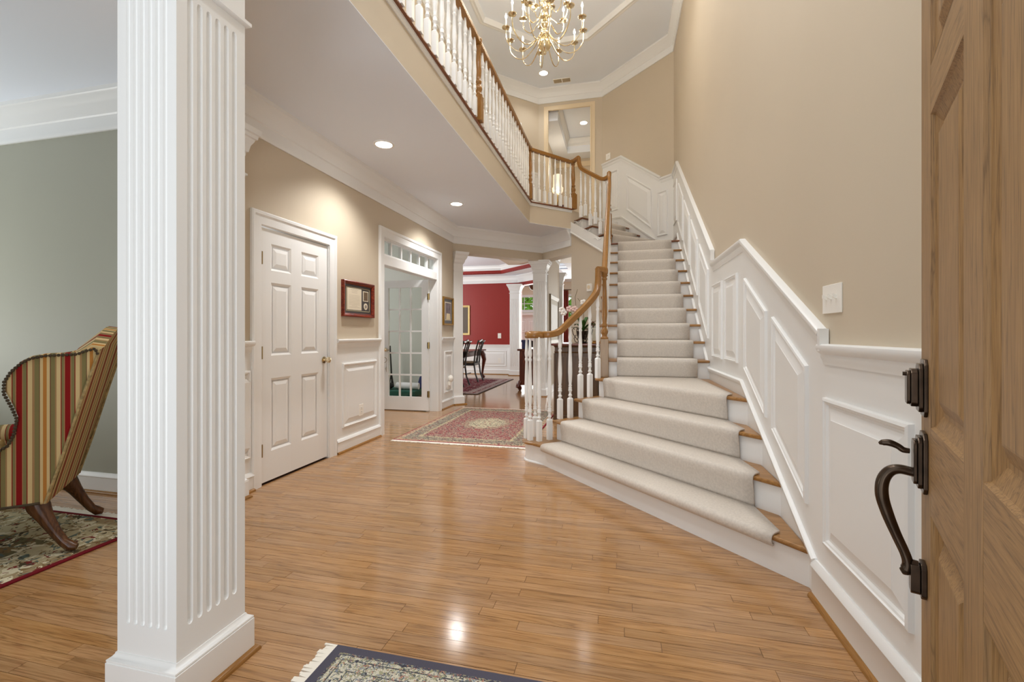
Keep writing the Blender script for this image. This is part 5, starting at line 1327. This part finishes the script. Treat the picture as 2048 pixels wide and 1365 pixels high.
# ================================================================== FAMILY ROOM BEHIND
mt = thing('mantel', 'white panelled mantel under the small high window', 'fireplace', (-3.2, 16.05, 0))
MB().box(-4.0, -2.6, 15.95, 16.19, 0, 1.86).build('surround', WHITE, mt)
MB().box(-4.1, -2.52, 15.85, 16.19, 1.86, 1.94).build('shelf', WHITE, mt, bevel=.01)
FR_M = Frame((0, 15.95), (1, 0), (0, -1))
for a0 in (-3.9, -3.2): relief(FR_M, [(a0, 1.25), (a0 + .6, 1.25), (a0 + .6, 1.72), (a0, 1.72)], RAISED, 0).build('panel', WHITE, mt)
MB().box(-3.7, -2.8, 15.93, 15.95, 0, .95).build('firebox', DARKV, mt)
cf = thing('ceiling_fan', 'dark brown ceiling fan in the family room', 'fan', (-2.75, 14.4, 2.62))
MB().lathe([(.03, 3.06), (.03, 2.82), (.1, 2.8), (.12, 2.74), (.1, 2.68), (.05, 2.62), (.01, 2.61)], (-2.75, 14.4, 0), 16).build('motor', DARKW, cf, smooth=True)
for k in range(5):
    a = 2 * PI * k / 5 + .3; dx, dy = math.cos(a), math.sin(a); mb = MB()
    mb.slab([(-2.75 + dx * .12 - dy * .05, 14.4 + dy * .12 + dx * .05, 2.73), (-2.75 + dx * .12 + dy * .05, 14.4 + dy * .12 - dx * .05, 2.75), (-2.75 + dx * .65 + dy * .07, 14.4 + dy * .65 - dx * .07, 2.755), (-2.75 + dx * .65 - dy * .07, 14.4 + dy * .65 + dx * .07, 2.725)], (0, 0, .008)); mb.build('blade', DARKW, cf)
CURT = plain('rust_red_curtain', lin(128, 48, 36), .9)
ct = thing('curtain', 'rust red curtain panel hanging beside the tall family room window', 'curtain', (-1.92, 16.05, .05))
rows = []
for k in range(33):
    f = k / 32; x = -2.06 + .28 * f; yy_ = 16.06 + .035 * math.sin(f * 2 * PI * 4); rows.append([(x, yy_, .05), (x, yy_, 1.4), (x * .99 - .02, yy_, 2.74)])
o = MB().grid(rows).build('drape', CURT, ct, smooth=True); sm_ = o.modifiers.new('thickness', 'SOLIDIFY'); sm_.thickness = .006
MB().tube([(-2.15, 16.05, 2.76), (-.9, 16.05, 2.76)], .016, 8).build('rod', DARKW, ct, smooth=True)
def tree(x, y, z0, h, r, label, n=1500):
    t = thing('garden_tree', label, 'tree', (x, y, z0), 0, 'garden trees')
    MB().tube([(x, y, z0), (x + .05, y, z0 + h * .5), (x, y, z0 + h * .8)], [.1, .08, .04], 8).build('trunk', LEGW, t, smooth=True)
    mb = MB()
    for k in range(n):
        u, v, w_ = random.gauss(0, .5), random.gauss(0, .5), random.gauss(0, .45); c_ = Vector((x + u * r, y + v * r * .6, z0 + h * .62 + w_ * r)); a = random.uniform(0, 6.3); s_ = random.uniform(.05, .11)
        e1 = Vector((math.cos(a), random.uniform(-.5, .5), math.sin(a))) * s_; e2 = Vector((-math.sin(a), random.uniform(-.5, .5), math.cos(a))) * s_ * .6
        mb.add([tuple(c_ - e1), tuple(c_ + e2), tuple(c_ + e1), tuple(c_ - e2)], [(0, 1, 2, 3)])
    f = mb.build('foliage', TREEL, t, fixn=False); f['kind'] = 'stuff'
TREEL = plain('sunlit_leaf', lin(124, 196, 56), .6, vary=.5, vscale=6)
struct(MB().box(-12, 8, 16.4, 30, -.3, -.05).build('ground', plain('garden_lawn', lin(90, 130, 56), .9, vary=.3, vscale=3)), 'garden lawn outside the family room windows', 'ground')
tree(-4.4, 19.0, -.05, 4.2, 1.3, 'leafy green garden tree outside the small high window')
tree(-1.4, 18.6, -.05, 3.2, 1.2, 'leafy green garden tree outside the tall window beside the curtain')

# ================================================================== UPSTAIRS LAMP
cn = thing('console_table', 'small console table in the upstairs hall carrying the lit lamp', 'table', (-1.4, 10.45, FL2))
MB().box(-1.585, -1.2, 10.2, 10.8, FL2 + .72, FL2 + .76).build('tabletop', MAHOG, cn, bevel=.005)
for x in (-1.57, -1.25):
    for y_ in (10.22, 10.74): MB().box(x, x + .035, y_, y_ + .035, FL2, FL2 + .72).build('leg', MAHOG, cn)
lp = thing('table_lamp', 'lit table lamp with a cream drum shade in the upstairs hall', 'lamp', (-1.4, 10.4, FL2 + .76))
MB().lathe([(.07, 0), (.075, .012), (.03, .03), (.012, .06), (.02, .1), (.026, .14), (.012, .2), (.01, .3), (.018, .33), (.01, .35), (.01, .5)], (-1.4, 10.4, FL2 + .76), 16).build('stem', ABRASS, lp, smooth=True)
MB().lathe([(.105, 4.57), (.1, 4.86)], (-1.4, 10.4, 0), 24, cap=False).build('lamp_shade', SHADE, lp, smooth=True)
MB().lathe([(.03, 4.42), (.09, 4.435), (.125, 4.48), (.13, 4.56), (.125, 4.565)], (-1.4, 10.4, 0), 24, cap=False).build('lower_bowl', SHADE, lp, smooth=True)
point_light('lamp_glow', (-1.4, 10.4, 4.95), 5, WARM, .08)
point_light('lamp_glow_low', (-1.4, 10.15, 4.4), 1.5, WARM, .05)
